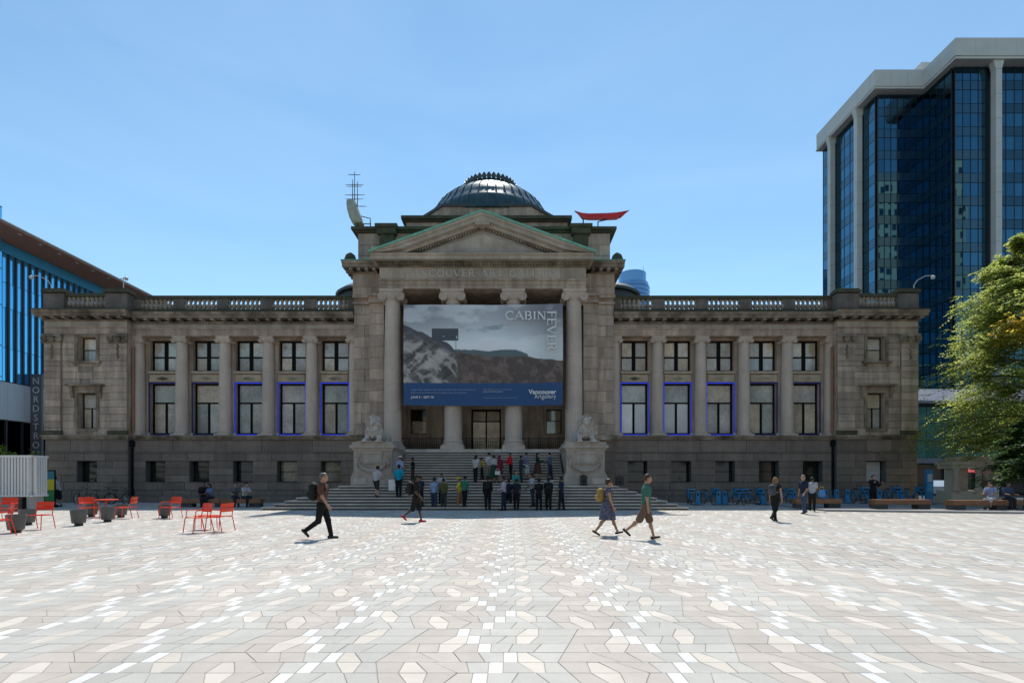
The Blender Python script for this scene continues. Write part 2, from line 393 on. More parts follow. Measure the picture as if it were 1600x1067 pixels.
for r in range(6):
    fx = fixed[r]; out = []
    for i, q in enumerate(fx):
        out.append(q)
        nx = fx[(i+1) % len(fx)]; add = 13 if i == len(fx)-1 else 0
        pb, pt, nb, nt_ = q[1], q[3], nx[0]+add, nx[2]+add
        gw = ((nb-pb)+(nt_-pt))/2
        if gw < .12: continue
        n = max(1, round(gw/1.75)); prev = (pb, pt); cutl = []
        for sg in (-1, 1):
            for off in (-13, 0, 13):
                zb_ = -3.2+sg*(3.9-.62*abs(r-.0-2))+off; zt_ = -3.2+sg*(3.9-.62*abs(r+1-2))+off
                if min(zb_-pb, zt_-pt) > .7 and min(nb-zb_, nt_-zt_) > .7: cutl.append((zb_, zt_))
        for j in range(1, n):
            c = j/n; sl = rp.choice([-.6,-.4,-.2,0,.2,.4,.6]); jj = rp.uniform(-.35,.35); q_ = (pb+(nb-pb)*c+sl+jj, pt+(nt_-pt)*c-sl+jj)
            if all(min(abs(q_[0]-e[0]), abs(q_[1]-e[1])) > .8 and (q_[0]-e[0])*(q_[1]-e[1]) > 0 for e in cutl): cutl.append(q_)
        cutl = sorted(cutl)+[(nb, nt_)]
        for cur in cutl:
            um = ((prev[0]+cur[0]+prev[1]+cur[1])/4+6.5) % 13-6.5
            out.append((prev[0], cur[0], prev[1], cur[1], 'pink' if abs(um+3.2) < 3.9-.62*abs(r-2) else 'sage'))
            prev = cur
    ROWS.append([tuple(q)+(q[4] in ('sage','pink') and rp.random() < .38,) for q in out])
tiles = []
GAP = .003
for j in range(-2, 21):
    for i in range(-26, 28):
        for r in range(6):
            for ti, (b0,b1,t0,t1,kk,mg_) in enumerate(ROWS[r]):
                ox, oy = -.325+i*13*U, 4.03+1.5*j+RP*r
                if oy > 33.6: continue
                xc = ox+(b0+b1+t0+t1)/4*U
                if abs(xc) > 1.06*max(oy, 0)+4.5: continue
                if oy > 25.7 and -12.2 < xc < 8.6: continue
                tiles.append((oy+RP/2, xc, ox, oy, r, ti))
def near_key(t): return t[0]**2 + (.35*t[1])**2 if (t[0] > 4.0 and abs(t[1]) < t[0]*1.0+.1) else 1e9
tiles.sort(key=near_key)
def tile_verts(q):
    b0,b1,t0,t1 = [x*U for x in q[:4]]; e = .003
    base = [(b0+GAP,GAP),(b1-GAP,GAP),(t1-GAP,RP-GAP),(t0+GAP,RP-GAP)]
    cx = sum(p[0] for p in base)/4; cy = RP/2
    if len(q) > 5 and q[5]: base = [(base[0][0],base[0][1]),(base[1][0],base[1][1]),(base[2][0],RP+GAP),(base[3][0],RP+GAP)]
    top = [(x+(e if x < cx else -e), y+(e if y < cy else -e)) for x, y in base]
    return [(x,y,-.009) for x,y in base]+[(x,y,-.003) for x,y in base]+[(x,y,0.0) for x,y in top]
TF = [(0,1,5,4),(1,2,6,5),(2,3,7,6),(3,0,4,7),(4,5,9,8),(5,6,10,9),(6,7,11,10),(7,4,8,11),(8,9,10,11)]
TM = {}
for (d, xc, ox, oy, r, ti) in tiles[:300]:
    q = ROWS[r][ti]
    if (r, ti) not in TM:
        mb = MB(); mb.add(tile_verts(q), TF); TM[(r,ti)] = mb.mesh('paver', PM[q[4]])
    link('paver', TM[(r,ti)], plaza, (ox, oy, rp.uniform(-.0012,.0012)))
far = MB()
for (d, xc, ox, oy, r, ti) in tiles[300:]:
    q = ROWS[r][ti]; dz = rp.uniform(-.0012,.0012)
    v = tile_verts(q)
    if d > 9: far.add([(x+ox,y+oy,z+dz) for x,y,z in v[8:]], [(0,1,2,3)], KI[q[4]]*3+rp.randrange(3))
    else: far.add([(x+ox,y+oy,z+dz) for x,y,z in v], TF, KI[q[4]]*3+rp.randrange(3))
stuff(obj('paving', far, PS, plaza))

# ================================================================== the gallery
BAL = []
BPANE = glass('pane_beige_reflection', (.22,.19,.12), .06, noise=.4)  # beige reflection painted into the basement panes nearest the stair
DPAR = mat('weathered_parapet_stone', (.17,.14,.115), .9, noise=.25, nscale=1.5, streak=.3, bump=.4)
BLUEDIM = mat('blue_light_strip_unlit', (.012,.02,.20), .4)
SPANDREL = mat('tan_spandrel_stone', (.44,.355,.25), .85, noise=.15, nscale=2, streak=.2, bump=.3)
FRZ = mat('frieze_stone', (.475,.405,.325), .85, noise=.15, nscale=.9, streak=.2, rnd=.14, bump=.3, stain=(.22,.17,.115), stain_amt=.5, stain_scale=.7)
TYMP = mat('tympanum_stone', (.36,.32,.275), .85, noise=.2, nscale=1.2, bump=.3)
C, G0 = -1.85, 34.5
gal = thing('gallery_building', 'grey stone neoclassical gallery with columned portico, pediment and low dome facing the plaza', 'building', (C, G0, 0))
OFF = (0, -G0, 0)
def gp(name, mb, m, parent=None, smooth=False): return obj(name, mb, m, parent or gal, OFF, smooth)
BLOCKS = []
def wall_open(mb, x0, x1, z0, z1, ops, d0, d1):
    xs = sorted({x0, x1, *[v for o in ops for v in o[:2] if x0 < v < x1]}); zs = sorted({z0, z1, *[v for o in ops for v in o[2:] if z0 < v < z1]})
    for a, b in zip(xs[:-1], xs[1:]):
        run = None
        for c, d in zip(zs[:-1], zs[1:]):
            mx, mz = (a+b)/2, (c+d)/2
            if any(o[0] < mx < o[1] and o[2] < mz < o[3] for o in ops):
                if run: mb.box(a, b, d0, d1, *run); run = None
            else: run = (run[0], d) if run else (c, d)
        if run: mb.box(a, b, d0, d1, *run)
def ashlar(x0, x1, zs, bw, ops, face, key, depth=.05, seed=0, half=True):
    rr = random.Random(seed); jt = .009
    for ci, (c, d) in enumerate(zip(zs[:-1], zs[1:])):
        cuts = sorted((max(x0,o[0]), min(x1,o[1])) for o in ops if o[2] < (c+d)/2 < o[3] and o[1] > x0 and o[0] < x1)
        segs = []; p = x0
        for a, b in cuts:
            if a > p+.02: segs.append((p, a))
            p = b
        if p < x1-.02: segs.append((p, x1))
        for a, b in segs:
            L_ = b-a; n = max(1, round(L_/bw + (.5 if (ci % 2 and half and L_ > bw*1.2) else 0)))
            br = [a] + [a+L_*(k+(.0 if not ci % 2 else rr.uniform(-.25,.25)) + rr.uniform(-.12,.12))/n for k in range(1, n)] + [b]
            for u0, u1 in zip(br[:-1], br[1:]):
                pr = rr.uniform(0, .008)
                BLOCKS.append((u0+jt, u1-jt, face-depth-pr, face+.01, c+jt, d-jt, key))
def capital_ionic(mb, r, h, vr, depth):
    # origin at the top of the shaft, z up; front is -y
    mb.lathe([(r*.98,0),(r*1.02,h*.06),(r*1.12,h*.10),(r*1.02,h*.16),(r*1.2,h*.42),(r*1.25,h*.5)], n=20)
    mb.box(-vr*1.55-r*.55, vr*1.55+r*.55, -depth, depth, h*.5, h*.78)
    for sx in (-1, 1):
        cx, cz = sx*(r*.95+vr*.45), h*.36
        for sy in (-1, 1):
            pts = []
            for t in range(26):
                a = t/25*2*PI*2.2; rr_ = vr*(1-.78*t/25)
                pts.append((cx+sx*math.sin(a)*rr_*-1*-1, sy*(depth+.02), cz+math.cos(a)*rr_))
            mb.tube(pts, [vr*.16*(1-.5*t/25) for t in range(26)], 5)
            st = len(mb.v); mb.lathe([(vr*.98,-.03),(vr*.98,.03)], n=14); mb.xf(Matrix.Translation((cx, sy*(depth-.02), cz)) @ Matrix.Rotation(R(90),4,'X'), st)
        st = len(mb.v); mb.lathe([(vr*.9,-depth*.98),(vr*.62,0),(vr*.9,depth*.98)], n=12); mb.xf(Matrix.Translation((cx,0,cz)) @ Matrix.Rotation(R(90),4,'X'), st)
    mb.box(-vr*1.7-r*.6, vr*1.7+r*.6, -depth*1.12, depth*1.12, h*.785, h)
    # leaf and egg row under the volutes
    for i in range(16):
        a = 2*PI*i/16; mb.box(math.cos(a)*r*1.17-.03, math.cos(a)*r*1.17+.03, math.sin(a)*r*1.17-.03, math.sin(a)*r*1.17+.03, h*.2, h*.46)
def column(r0, r1, h, caph, baseh, vr, drums, plw):
    sh = MB(); z0, z1 = baseh, h-caph; prof = []
    for i in range(drums):
        for e in (0, .5, 1):
            t = (i+e)/drums; z = z0+(z1-z0)*t
            rad = r0+(r1-r0)*max(0,(t-.3)/.7)**1.3
            if e == 0 and i: prof += [(rad-.014, z), (rad-.014, z+.012), (rad, z+.02)]
            else: prof.append((rad, z-(.008 if e == 1 and i < drums-1 else 0)))
    sh.lathe(prof, n=28)
    o = obj('column', sh, M['col'], gal, smooth=True)
    b = MB(); b.box(-plw,plw,-plw,plw,0,baseh*.38)
    b.lathe([(plw*.98,baseh*.38),(plw*1.0,baseh*.48),(plw*.98,baseh*.58),(plw*.86,baseh*.62),(plw*.84,baseh*.72),(plw*.9,baseh*.78),(plw*.9,baseh*.88),(r0*1.04,baseh*.93),(r0*1.0,baseh*1.02)], n=24)
    obj('base', b, M['col'], o, smooth=True)
    c = MB(); capital_ionic(c, r1, caph, vr, r1*1.02)
    obj('capital', c, M['col'], o, smooth=True, loc=(0,0,h-caph))
    return o
def place(o, x, D, z, first):
    c = o if first else copy_tree(o, gal)
    c.location = (x, D-G0, z); return c

Z_WT, Z_AR, Z_CO = 4.42, 11.05, 12.5
COLX = [8.72+2.908*k for k in range(6)]; WINX = [10.17+2.908*k for k in range(5)]
DB, DW, DP = 34.0, 34.75, 33.7       # basement face, wing wall face, end pavilion face
wcol = None; rw = random.Random(11)

def window(cx, z0, z1, wd, D, layout, mats, parent=gal, fr=.12, sill=False, blue=None):
    # layout: list of (x0,x1,z0,z1) panes in fractions of the opening
    f = MB(); x0, x1 = cx-wd/2, cx+wd/2
    f.box(x0, x1, D, D+.1, z0, z0+fr); f.box(x0, x1, D, D+.1, z1-fr, z1)
    f.box(x0, x0+fr, D+.001, D+.099, z0+fr, z1-fr); f.box(x1-fr, x1, D+.001, D+.099, z0+fr, z1-fr)
    done = set()
    for (a,b,c,d) in layout:
        if b < .999: 
            e = (round(b,3), round(c,3), round(d,3))
            if e not in done:
                done.add(e); xm = x0+b*wd; mw = fr*.6 if len(layout) < 4 else fr*1.05
                f.box(xm-mw, xm+mw, D+.002, D+.098, z0+c*(z1-z0)+.001, z0+d*(z1-z0)-.001)
    for zc in sorted({round(p[2],3) for p in layout if p[2] > .01}):
        f.box(x0+fr, x1-fr, D+.004, D+.096, z0+zc*(z1-z0)-fr*.42, z0+zc*(z1-z0)+fr*.42)
    o = gp('window', f, M['frame'], parent)
    for (a,b,c,d) in layout:
        p = MB(); p.box(x0+a*wd+.01, x0+b*wd-.01, D+.045, D+.06, z0+c*(z1-z0)+.01, z0+d*(z1-z0)-.01)
        gp('pane', p, rw.choice(mats), o)
    return o

for s in (-1, 1):
    X = lambda a, b: (min(s*a, s*b), max(s*a, s*b)); PN = 23.4 if s < 0 else 23.2; PO = 28.85 if s < 0 else 28.5
    # ---- basement of the wing
    bops = [(s*wx-.65, s*wx+.65, 1.33, 2.73) for wx in WINX]
    x0, x1 = X(8.55, PN)
    mb = MB(); wall_open(mb, x0, x1, 0, 4.15, bops, DB, DB+.55)
    mb.box(x0, x1, DB+.56, DB+.7, 0, 4.15)
    gp('basement_wall', mb, M['dark_stone'])
    ashlar(x0, x1, [.8,1.33,1.8,2.27,2.73,3.25], 1.75, bops, DB, 'dark_block', seed=5+s)
    ashlar(x0, x1, [3.34,4.15], 2.9, [], DB, 'dark_block', seed=9+s)
    mb = MB(); mb.box(x0, x1, DB-.09, DB, 3.255, 3.335); gp('string_course', mb, M['plinth'])
    n = 8
    for k in range(n):
        a, b = x0+(x1-x0)*k/n, x0+(x1-x0)*(k+1)/n
        p = MB(); p.bbox(a+.006, b-.006, DB-.16, DB-.001, 0, .42, .015); p.bbox(a+.3, min(b+.29,x1), DB-.13, DB-.002, .43, .79, .02); gp('plinth_stone', p, M['plinth'])
    mb = MB(); mb.box(x0, x1, DB-.16, DW+.3, 4.15, 4.30); mb.box(x0, x1, DB-.24, DW+.29, 4.302, Z_WT); gp('water_table', mb, M['cornice'])
    for wx in WINX:
        window(s*wx, 1.33, 2.73, 1.3, DB+.42, [(0,1,0,.5),(0,1,.5,1)], [BPANE] if (s < 0 and wx < 14) else [PANES[3]], fr=.05)
        sl = MB(); sl.box(s*wx-.68, s*wx+.68, DB-.085, DB+.42, 1.27, 1.329); gp('sill', sl, M['plinth'])
    # ---- wing wall with two rows of windows
    ops = [(s*wx-.925, s*wx+.925, 4.56, 8.04) for wx in WINX] + [(s*wx-.925, s*wx+.925, 8.83, 10.95) for wx in WINX]
    mb = MB(); wall_open(mb, x0, x1, Z_WT, Z_AR, ops, DW, DW+.45); mb.box(x0, x1, DW+.62, DW+.75, Z_WT, Z_AR); gp('wing_wall', mb, M['stone'])
    for k, wx in enumerate(WINX):
        window(s*wx, 8.83, 10.95, 1.85, DW+.28, [(0,.5,0,.47),(.5,1,0,.47),(0,.5,.47,1),(.5,1,.47,1)], PANES[:3]+[PANES[0]])
        o = window(s*wx, 4.56, 8.04, 1.85, DW+.3, [(0,.5,0,.62),(.5,1,0,.62),(0,1,.62,1)], (PANES[:3] if k > 1 or s < 0 else [PANES[4], PANES[2]]), fr=.12)
        b = MB(); a0, a1 = s*wx-.965, s*wx+.965; d0, d1 = DW-.05, DW+.0
        b.box(a0, a0+.065, d0, d1, 4.56, 8.04); b.box(a1-.065, a1, d0, d1, 4.56, 8.04)
        b.box(a0, a1, d0-.002, d1-.002, 8.0, 8.085); b.box(a0, a1, d0-.002, d1-.002, 4.50, 4.575)
        gp('light_strip', b, M['bluestrip'] if k < 3 else BLUEDIM, o)
        for e in (a0+.02, a1-.02):
            c = MB(); c.box(e-.07, e+.07, d0-.09, d0-.003, 4.47, 4.64); gp('strip_end_cap', c, M['offwhite'], o)
        # spandrel panel with carved cartouche
        p = MB(); p.bbox(s*wx-.9, s*wx+.9, DW-.10, DW, 8.10, 8.60, .02); p.box(s*wx-.98, s*wx+.98, DW-.16, DW, 8.66, 8.82)
        po = gp('spandrel', p, SPANDREL)
        ct = MB(); ct.prism([(s*wx-.42,8.33),(s*wx-.2,8.25),(s*wx,8.2),(s*wx+.2,8.25),(s*wx+.42,8.33),(s*wx+.2,8.38),(s*wx,8.45),(s*wx-.2,8.38)], 'y', DW-.14, DW-.09); gp('cartouche', ct, M['cornice'], po)
        # narrow pilaster strips beside the window
        for sd_ in (-1, 1):
            q = MB(); xx = s*wx+sd_*1.16; q.bbox(xx-.15, xx+.15, DW-.07, DW, Z_WT+.02, 10.6, .015); q.box(xx-.19, xx+.19, DW-.12, DW, 10.6, 10.68); q.box(xx-.17, xx+.17, DW-.09, DW, 10.68, Z_AR-.01)
            gp('pilaster', q, M['stone'])
    for k, cx in enumerate(COLX):
        if wcol is None:
            wcol = column(.39, .33, Z_AR-Z_WT, .46, .32, .15, 3, .5); place(wcol, s*cx, DW-.3, Z_WT, True)
        else: place(wcol, s*cx, DW-.3, Z_WT, False)
    # ---- wing entablature
    mb = MB(); mb.box(x0, x1, DW-.70, DW+.7, Z_AR, 11.28); mb.box(x0, x1, DW-.73, DW+.7, 11.282, 11.45); mb.box(x0, x1, DW-.80, DW+.7, 11.452, 11.52)
    gp('architrave', mb, M['stone'])
    nb = 9
    for k in range(nb):
        a, b = x0+(x1-x0)*k/nb, x0+(x1-x0)*(k+1)/nb
        f = MB(); f.bbox(a+.005, b-.005, DW-.71-.006*(k % 3), DW+.6, 11.522, 11.898, .01); gp('frieze_stone', f, FRZ)
    mb = MB(); mb.box(x0, x1, DW-.82, DW+.7, 11.90, 11.97)
    xm = x0+.3
    while xm < x1-.2:
        mb.box(xm, xm+.24, DW-1.12, DW-.8, 11.972, 12.115); xm += .73
    xm = x0+.05
    while xm < x1-.1:
        mb.box(xm, xm+.09, DW-.9, DW-.81, 11.80, 11.895); xm += .18
    gp('modillion_course', mb, M['cornice'])
    for k in range(nb):
        a, b = x0+(x1-x0)*k/nb, x0+(x1-x0)*(k+1)/nb
        f = MB(); j = .012*rw.random()
        f.prism([(DW+.6,12.117),(DW-1.16-j,12.117),(DW-1.16-j,12.27),(DW-1.22-j,12.30),(DW-1.29-j,12.47),(DW+.6,12.5)], 'x', a+.006, b-.006)
        gp('cornice_stone', f, M['cornice'])
    mb = MB(); mb.box(x0, x1, DW-1.24, DW+.8, 12.502, 12.56); gp('cornice_flashing', mb, M['moss'])
    # ---- parapet with balusters
    pd = DW-.45
    mb = MB(); mb.box(x0, x1, pd-.16, pd+.16, 12.561, 12.86); gp('parapet_base', mb, M['moss'])
    mb = MB(); mb.box(x0, x1, pd-.19, pd+.19, 13.52, 13.66); mb.box(x0, x1, pd-.22, pd+.22, 13.662, 13.74); gp('parapet_rail', mb, M['moss'])
    for k, wx in enumerate(WINX):
        for q in range(8):
            bx_ = s*wx-1.07+.306*q
            BAL.append((bx_, pd, 12.86))
    for cx in COLX:
        a, b = X(max(cx-.39, 8.57), min(cx+.39, PN-.02))
        p = MB(); p.bbox(a, b, pd-.175, pd+.175, 12.862, 13.518, .015); gp('parapet_pier', p, DPAR)
    # ---- end pavilion
    px0, px1 = X(PN, PO); pc = s*(26.1 if s < 0 else 25.8)
    pops_b = [(pc-.65, pc+.65, 1.33, 2.73)]
    mb = MB(); wall_open(mb, px0, px1, 0, 4.15, pops_b, DP, DP+.6); mb.box(px0+.01, px1-.01, DP+.6, DP+22, 0, 4.15); gp('basement_wall', mb, M['dark_stone'])
    ashlar(px0, px1, [.8,1.33,1.8,2.27,2.73,3.25], 1.5, pops_b, DP, 'dark_block', seed=15+s)
    ashlar(px0, px1, [3.34,4.15], 2.0, [], DP, 'dark_block', seed=19+s)
    mb = MB(); mb.box(px0, px1, DP-.09, DP, 3.255, 3.335); gp('string_course', mb, M['plinth'])
    for k in range(3):
        a, b = px0+(px1-px0)*k/3, px0+(px1-px0)*(k+1)/3
        p = MB(); p.bbox(a+.006, b-.006, DP-.16, DP-.001, 0, .42, .015); p.bbox(a+.006, b-.006, DP-.13, DP-.002, .43, .79, .02); gp('plinth_stone', p, M['plinth'])
    mb = MB(); mb.box(px0-.1, px1+.1, DP-.16, DP+8, 4.151, 4.30); mb.box(px0-.18, px1+.18, DP-.24, DP+8, 4.302, Z_WT); gp('water_table', mb, M['cornice'])
    window(pc, 1.33, 2.73, 1.3, DP+.42, [(0,1,0,1)], [PANES[3]] if s < 0 else [M['offwhite']], fr=.05)
    pops = [(pc-.575, pc+.575, 4.86, 7.20), (pc-.575, pc+.575, 9.28, 10.9)]
    mb = MB(); wall_open(mb, px0, px1, Z_WT, Z_AR, pops, DP+.02, DP+.6); mb.box(px0+.02, px1-.02, DP+.6, DP+22, Z_WT, Z_AR); gp('pavilion_wall', mb, M['stone'])
    zs = [Z_WT, 4.86]+[4.86+.468*k for k in range(1,6)]+[7.66,8.12,8.58,8.93,9.28]+[9.28+.405*k for k in range(1,5)]
    zs = [Z_WT,4.86,5.328,5.796,6.264,6.732,7.2,7.66,8.12,8.58,8.93,9.28,9.685,10.09,10.495,10.9,11.04]
    for (a_, b_) in ((PN,PN+1.15),(PO-1.1,PO)):
        a, b = X(a_, b_)
        ashlar(a, b, zs[:-2], 1.3, [], DP-.10, 'stone_block', seed=int(a*7)%97, depth=.05)
        mb = MB(); mb.box(a+.02, b-.02, DP-.10, DP+.02, Z_WT, Z_AR); 
        gp('pilaster', mb, M['stone'])
        mb = MB(); mb.bbox(a-.1, b+.1, DP-.24, DP-.12, Z_WT+.005, Z_WT+.3, .03)
        gp('pilaster_base', mb, M['moss'])
        cm = MB(); cx = (a+b)/2
        cm.box(a-.08, b+.08, DP-.26, DP-.1, 10.86, 11.045); cm.box(a-.04, b+.04, DP-.2, DP-.1, 10.42, 10.50)
        for sx in (-1, 1):
            pts = [(cx+sx*(.48+.20*(1-t/20*.75)*math.sin(t/20*11)), DP-.24, 10.72+.20*(1-t/20*.75)*math.cos(t/20*11)) for t in range(21)]
            cm.tube(pts, [.05*(1-.5*t/20) for t in range(21)], 5)
            st = len(cm.v); cm.lathe([(.19,-.05),(.19,.05)], n=12); cm.xf(Matrix.Translation((cx+sx*.48, DP-.18, 10.72)) @ Matrix.Rotation(R(90),4,'X'), st)
        cm.lathe([(.02,10.45),(.2,10.6),(.24,10.75),(.1,10.86)], c=(cx, DP-.2, 0), n=10)
        for t in range(9):
            cm.lathe([(.0,-.07),(.07+.02*(t % 2),0),(0,.07)], c=(cx+.05*math.sin(t*2), DP-.2, 10.3-.11*t), n=6)
        gp('capital', cm, M['cornice'], smooth=True)
    a, b = X(PN+1.16, PO-1.11)
    ashlar(a, b, zs, 1.1, [(pc-.575-.22, pc+.575+.22, 4.86, 7.2),(pc-.575-.22, pc+.575+.22, 9.28, 10.9)], DP+.02, 'stone_block', seed=33+s)
    for (za, zb, kind) in ((4.86,7.2,0),(9.28,10.9,1)):
        wo = window(pc, za, zb, 1.15, DP+.36, [(0,.5,0,.58),(.5,1,0,.58),(0,1,.58,1)] if kind == 0 else [(0,1,0,.5),(0,1,.5,1)], PANES[:3] if kind else [PANES[1],PANES[0]], fr=.06)
        sr = MB()
        for sx in (-1, 1): sr.box(pc+sx*.6-.0-(.2 if sx < 0 else 0), pc+sx*.6+(.2 if sx > 0 else 0), DP-.07, DP+.3, za-.02, zb+.0)
        sr.box(pc-.8, pc+.8, DP-.075, DP+.3, zb+.001, zb+.2)
        if kind == 0:
            sr.box(pc-1.05, pc+1.05, DP-.10, DP, zb+.2, zb+.42); sr.box(pc-1.2, pc+1.2, DP-.34, DP, zb+.42, zb+.54)
            for sx in (-1, 1): sr.prism([(DP-.28,zb+.415),(DP-.1,zb-.35),(DP,zb-.35),(DP,zb+.415)], 'x', pc+sx*.93-.09, pc+sx*.93+.09)
            sr.box(pc-.7, pc+.7, DP-.12, DP+.3, za-.2, za-.021)
        else:
            sr.box(pc-.95, pc+.95, DP-.2, DP+.3, za-.14, za-.021)
            for sx in (-1, 1): sr.box(pc+sx*.75-.08, pc+sx*.75+.08, DP-.12, DP, za-.32, za-.141)
        gp('window_surround', sr, M['cornice'], wo)
    # pavilion entablature and parapet
    e0, e1 = px0-.0, px1+.0
    mb = MB(); mb.box(e0, e1, DP-.12, DP+22, Z_AR, 11.45); mb.box(e0-.03, e1+.03, DP-.18, DP+22, 11.452, 11.52); gp('architrave', mb, M['stone'])
    for k in range(3):
        a, b = e0+(e1-e0)*k/3, e0+(e1-e0)*(k+1)/3
        f = MB(); f.bbox(a+.005, b-.005, DP-.13, DP+8, 11.522, 11.898, .01); gp('frieze_stone', f, FRZ)
    mb = MB(); mb.box(e0-.1, e1+.1, DP-.22, DP+8, 11.90, 11.97); xm = e0+.05
    while xm < e1: mb.box(xm, xm+.24, DP-.55, DP-.2, 11.972, 12.115); xm += .72
    gp('modillion_course', mb, M['cornice'])
    for k in range(4):
        lo_, hi_ = e0-.32, e1+.32
        a, b = lo_+(hi_-lo_)*k/4, lo_+(hi_-lo_)*(k+1)/4
        f = MB(); f.prism([(DP+9,12.117),(DP-.6,12.117),(DP-.6,12.27),(DP-.66,12.3),(DP-.73,12.47),(DP+9,12.5)], 'x', a+.005, b-.005); gp('cornice_stone', f, M['cornice'])
    mb = MB(); mb.box(e0-.28, e1+.28, DP-.68, DP+22, 12.502, 12.56); gp('cornice_flashing', mb, M['moss'])
    pdp = DP+.12
    mb = MB(); mb.box(e0+.05, e1-.05, pdp-.2, pdp+.2, 12.561, 12.86); gp('parapet_base', mb, M['moss'])
    mb = MB(); mb.box(e0+.05, e1-.05, pdp-.2, pdp+.2, 13.52, 13.74); gp('parapet_rail', mb, M['moss'])
    for (a_, b_) in ((PN-.05,PN+1.4),(PO-1.35,PO)):
        a, b = X(a_, b_)
        p = MB(); p.bbox(a, b, pdp-.3, pdp+.3, 12.565, 13.70, .02); po = gp('parapet_pier', p, DPAR)
        c = MB(); c.box(a-.08, b+.08, pdp-.4, pdp+.4, 13.745, 13.92); c.box(a, b, pdp-.3, pdp+.3, 13.921, 14.02); gp('cap', c, M['moss'], po)
    for q in range(9): BAL.append((s*(PN+1.56)+s*(PO-PN-3.07)/8*q, pdp, 12.86))
    # copper downpipe in the inner corner
    d = MB(); dx = s*(PN-.12); d.tube([(dx,DB-.02,4.5),(dx,DB-.02,10.3)], .075, 8); gp('downpipe', d, M['copper_brown'])
    d = MB(); d.tube([(dx,DB-.1,.05),(dx,DB-.1,4.1)], .07, 8); d.box(dx-.14, dx+.14, DB-.22, DB-.02, 3.7, 4.05); gp('downpipe', d, M['frame'])

# balusters
bm_ = MB(); bm_.box(-.09,.09,-.09,.09,0,.07); bm_.lathe([(.10,.07),(.13,.1),(.162,.18),(.155,.29),(.09,.39),(.07,.44),(.10,.50),(.12,.56)], n=12); bm_.box(-.09,.09,-.09,.09,.56,.655)
bme = bm_.mesh('baluster', mat('stained_baluster_stone', (.34,.28,.22), .9, noise=.3, nscale=1.2, streak=.3), smooth=True)
for (x, D, z) in BAL: link('baluster', bme, gal, (x, D-G0, z))

# roof slabs of the wings and body of the building
mb = MB()
for s in (-1, 1): mb.box(min(s*8.6,s*28.8), max(s*8.6,s*28.8), DW+.8, 56, 12.3, 12.45)
mb.box(-28.8, 28.8, 55.9, 56.3, 0, 12.45)
gp('roof', mb, M['roofdark'])
mb = MB()
for s in (-1, 1): mb.lathe([(2.75,12.45),(2.75,15.4),(2.7,15.6)], c=(s*9.0,40.5,0), n=36); mb.lathe([(2.95,15.6),(2.95,15.8),(2.5,16.15),(0.01,16.5)], c=(s*9.0,40.5,0), n=36)
gp('roof_lantern', mb, M['roofdark'], smooth=True)

# ---- central block
mb = MB()
for s in (-1, 1):
    mb.box(min(s*7.46,s*8.55), max(s*7.46,s*8.55), 33.75, 40, 0, 13.6)
    mb.box(min(s*6.5,s*7.45), max(s*6.5,s*7.45), 33.45, 40, 3.4, 13.6)
mb.box(-8.3, 8.3, 37.3, 56, 0, 13.6)
gp('portico_pier', mb, M['stone'])
zz = [4.42+.72*k for k in range(12)]+[13.0]
for s in (-1, 1):
    a, b = (min(s*7.46,s*8.55), max(s*7.46,s*8.55)); ashlar(a, b, zz, .9, [], 33.75, 'stone_block', seed=51+s)
    a, b = (min(s*6.5,s*7.45), max(s*6.5,s*7.45)); ashlar(a, b, zz, 1.2, [], 33.45, 'stone_block', seed=55+s)
    ashlar(*sorted((s*7.21, s*8.55)), [1.2,1.9,2.6,3.3,4.0], 1.3, [], 33.74, 'dark_block', seed=58+s)
    c = MB(); a, b = sorted((s*6.42, s*7.5)); c.box(a, b, 33.2, 33.5, 13.0, 13.14); c.box(a+.03, b-.03, 33.28, 33.5, 13.141, 13.4); c.box(a-.04, b+.04, 33.12, 33.5, 13.401, 13.595); gp('pier_capital', c, M['stone'])
    c = MB(); a, b = sorted((s*7.52, s*8.6)); c.box(a, b, 33.55, 33.8, 13.0, 13.14); c.box(a, b+.02, 33.5, 33.8, 13.401, 13.595); gp('pier_capital', c, M['stone'])
    w_ = MB(); a, b = sorted((s*7.3, s*8.75)); w_.box(a, b, 33.5, 33.8, 4.1, 4.42); gp('water_table', w_, M['cornice'])
mb = MB(); mb.box(-7.15, 7.15, 32.25, 40, 0, 3.42); gp('stylobate', mb, M['step'])
dops = [(-1.06,1.06,3.42,6.5), (-5.4,-4.3,4.75,6.5), (4.3,5.4,4.75,6.5)]
mb = MB(); wall_open(mb, -6.5, 6.5, 3.42, 13.6, dops, 36.6, 37.1); mb.box(-6.5, 6.5, 37.11, 37.25, 3.42, 13.6); gp('portico_wall', mb, M['stone'])
for px_ in (-6.1, -2.6, 2.6, 6.1):
    p = MB(); p.bbox(px_-.42, px_+.42, 36.42, 36.6, 3.42, 13.2, .02); p.box(px_-.5, px_+.5, 36.36, 36.6, 13.2, 13.59); gp('pilaster', p, M['stone'])
mb = MB(); mb.box(-6.5, 6.5, 33.46, 37.2, 13.62, 13.9); gp('portico_ceiling', mb, M['stone'])
for (a,b,c,d) in dops[1:]:
    window((a+b)/2, c, d, b-a, 36.85, [(0,1,0,.55),(0,1,.55,1)], [PANES[1], PANES[3]], fr=.06)
    sr = MB(); sr.box(a-.2, a, 36.5, 36.6, c, d); sr.box(b, b+.2, 36.5, 36.6, c, d); sr.box(a-.25, b+.25, 36.48, 36.6, d, d+.25); gp('window_surround', sr, M['stone'])
df = MB(); df.box(-1.06,-.95,36.85,36.95,3.42,6.5); df.box(.95,1.06,36.85,36.95,3.42,6.5); df.box(-.95,.95,36.851,36.949,6.38,6.5); df.box(-.05,.05,36.852,36.948,3.42,6.38); df.box(-.95,.95,36.853,36.947,5.62,5.7)
do = gp('door', df, M['frame'])
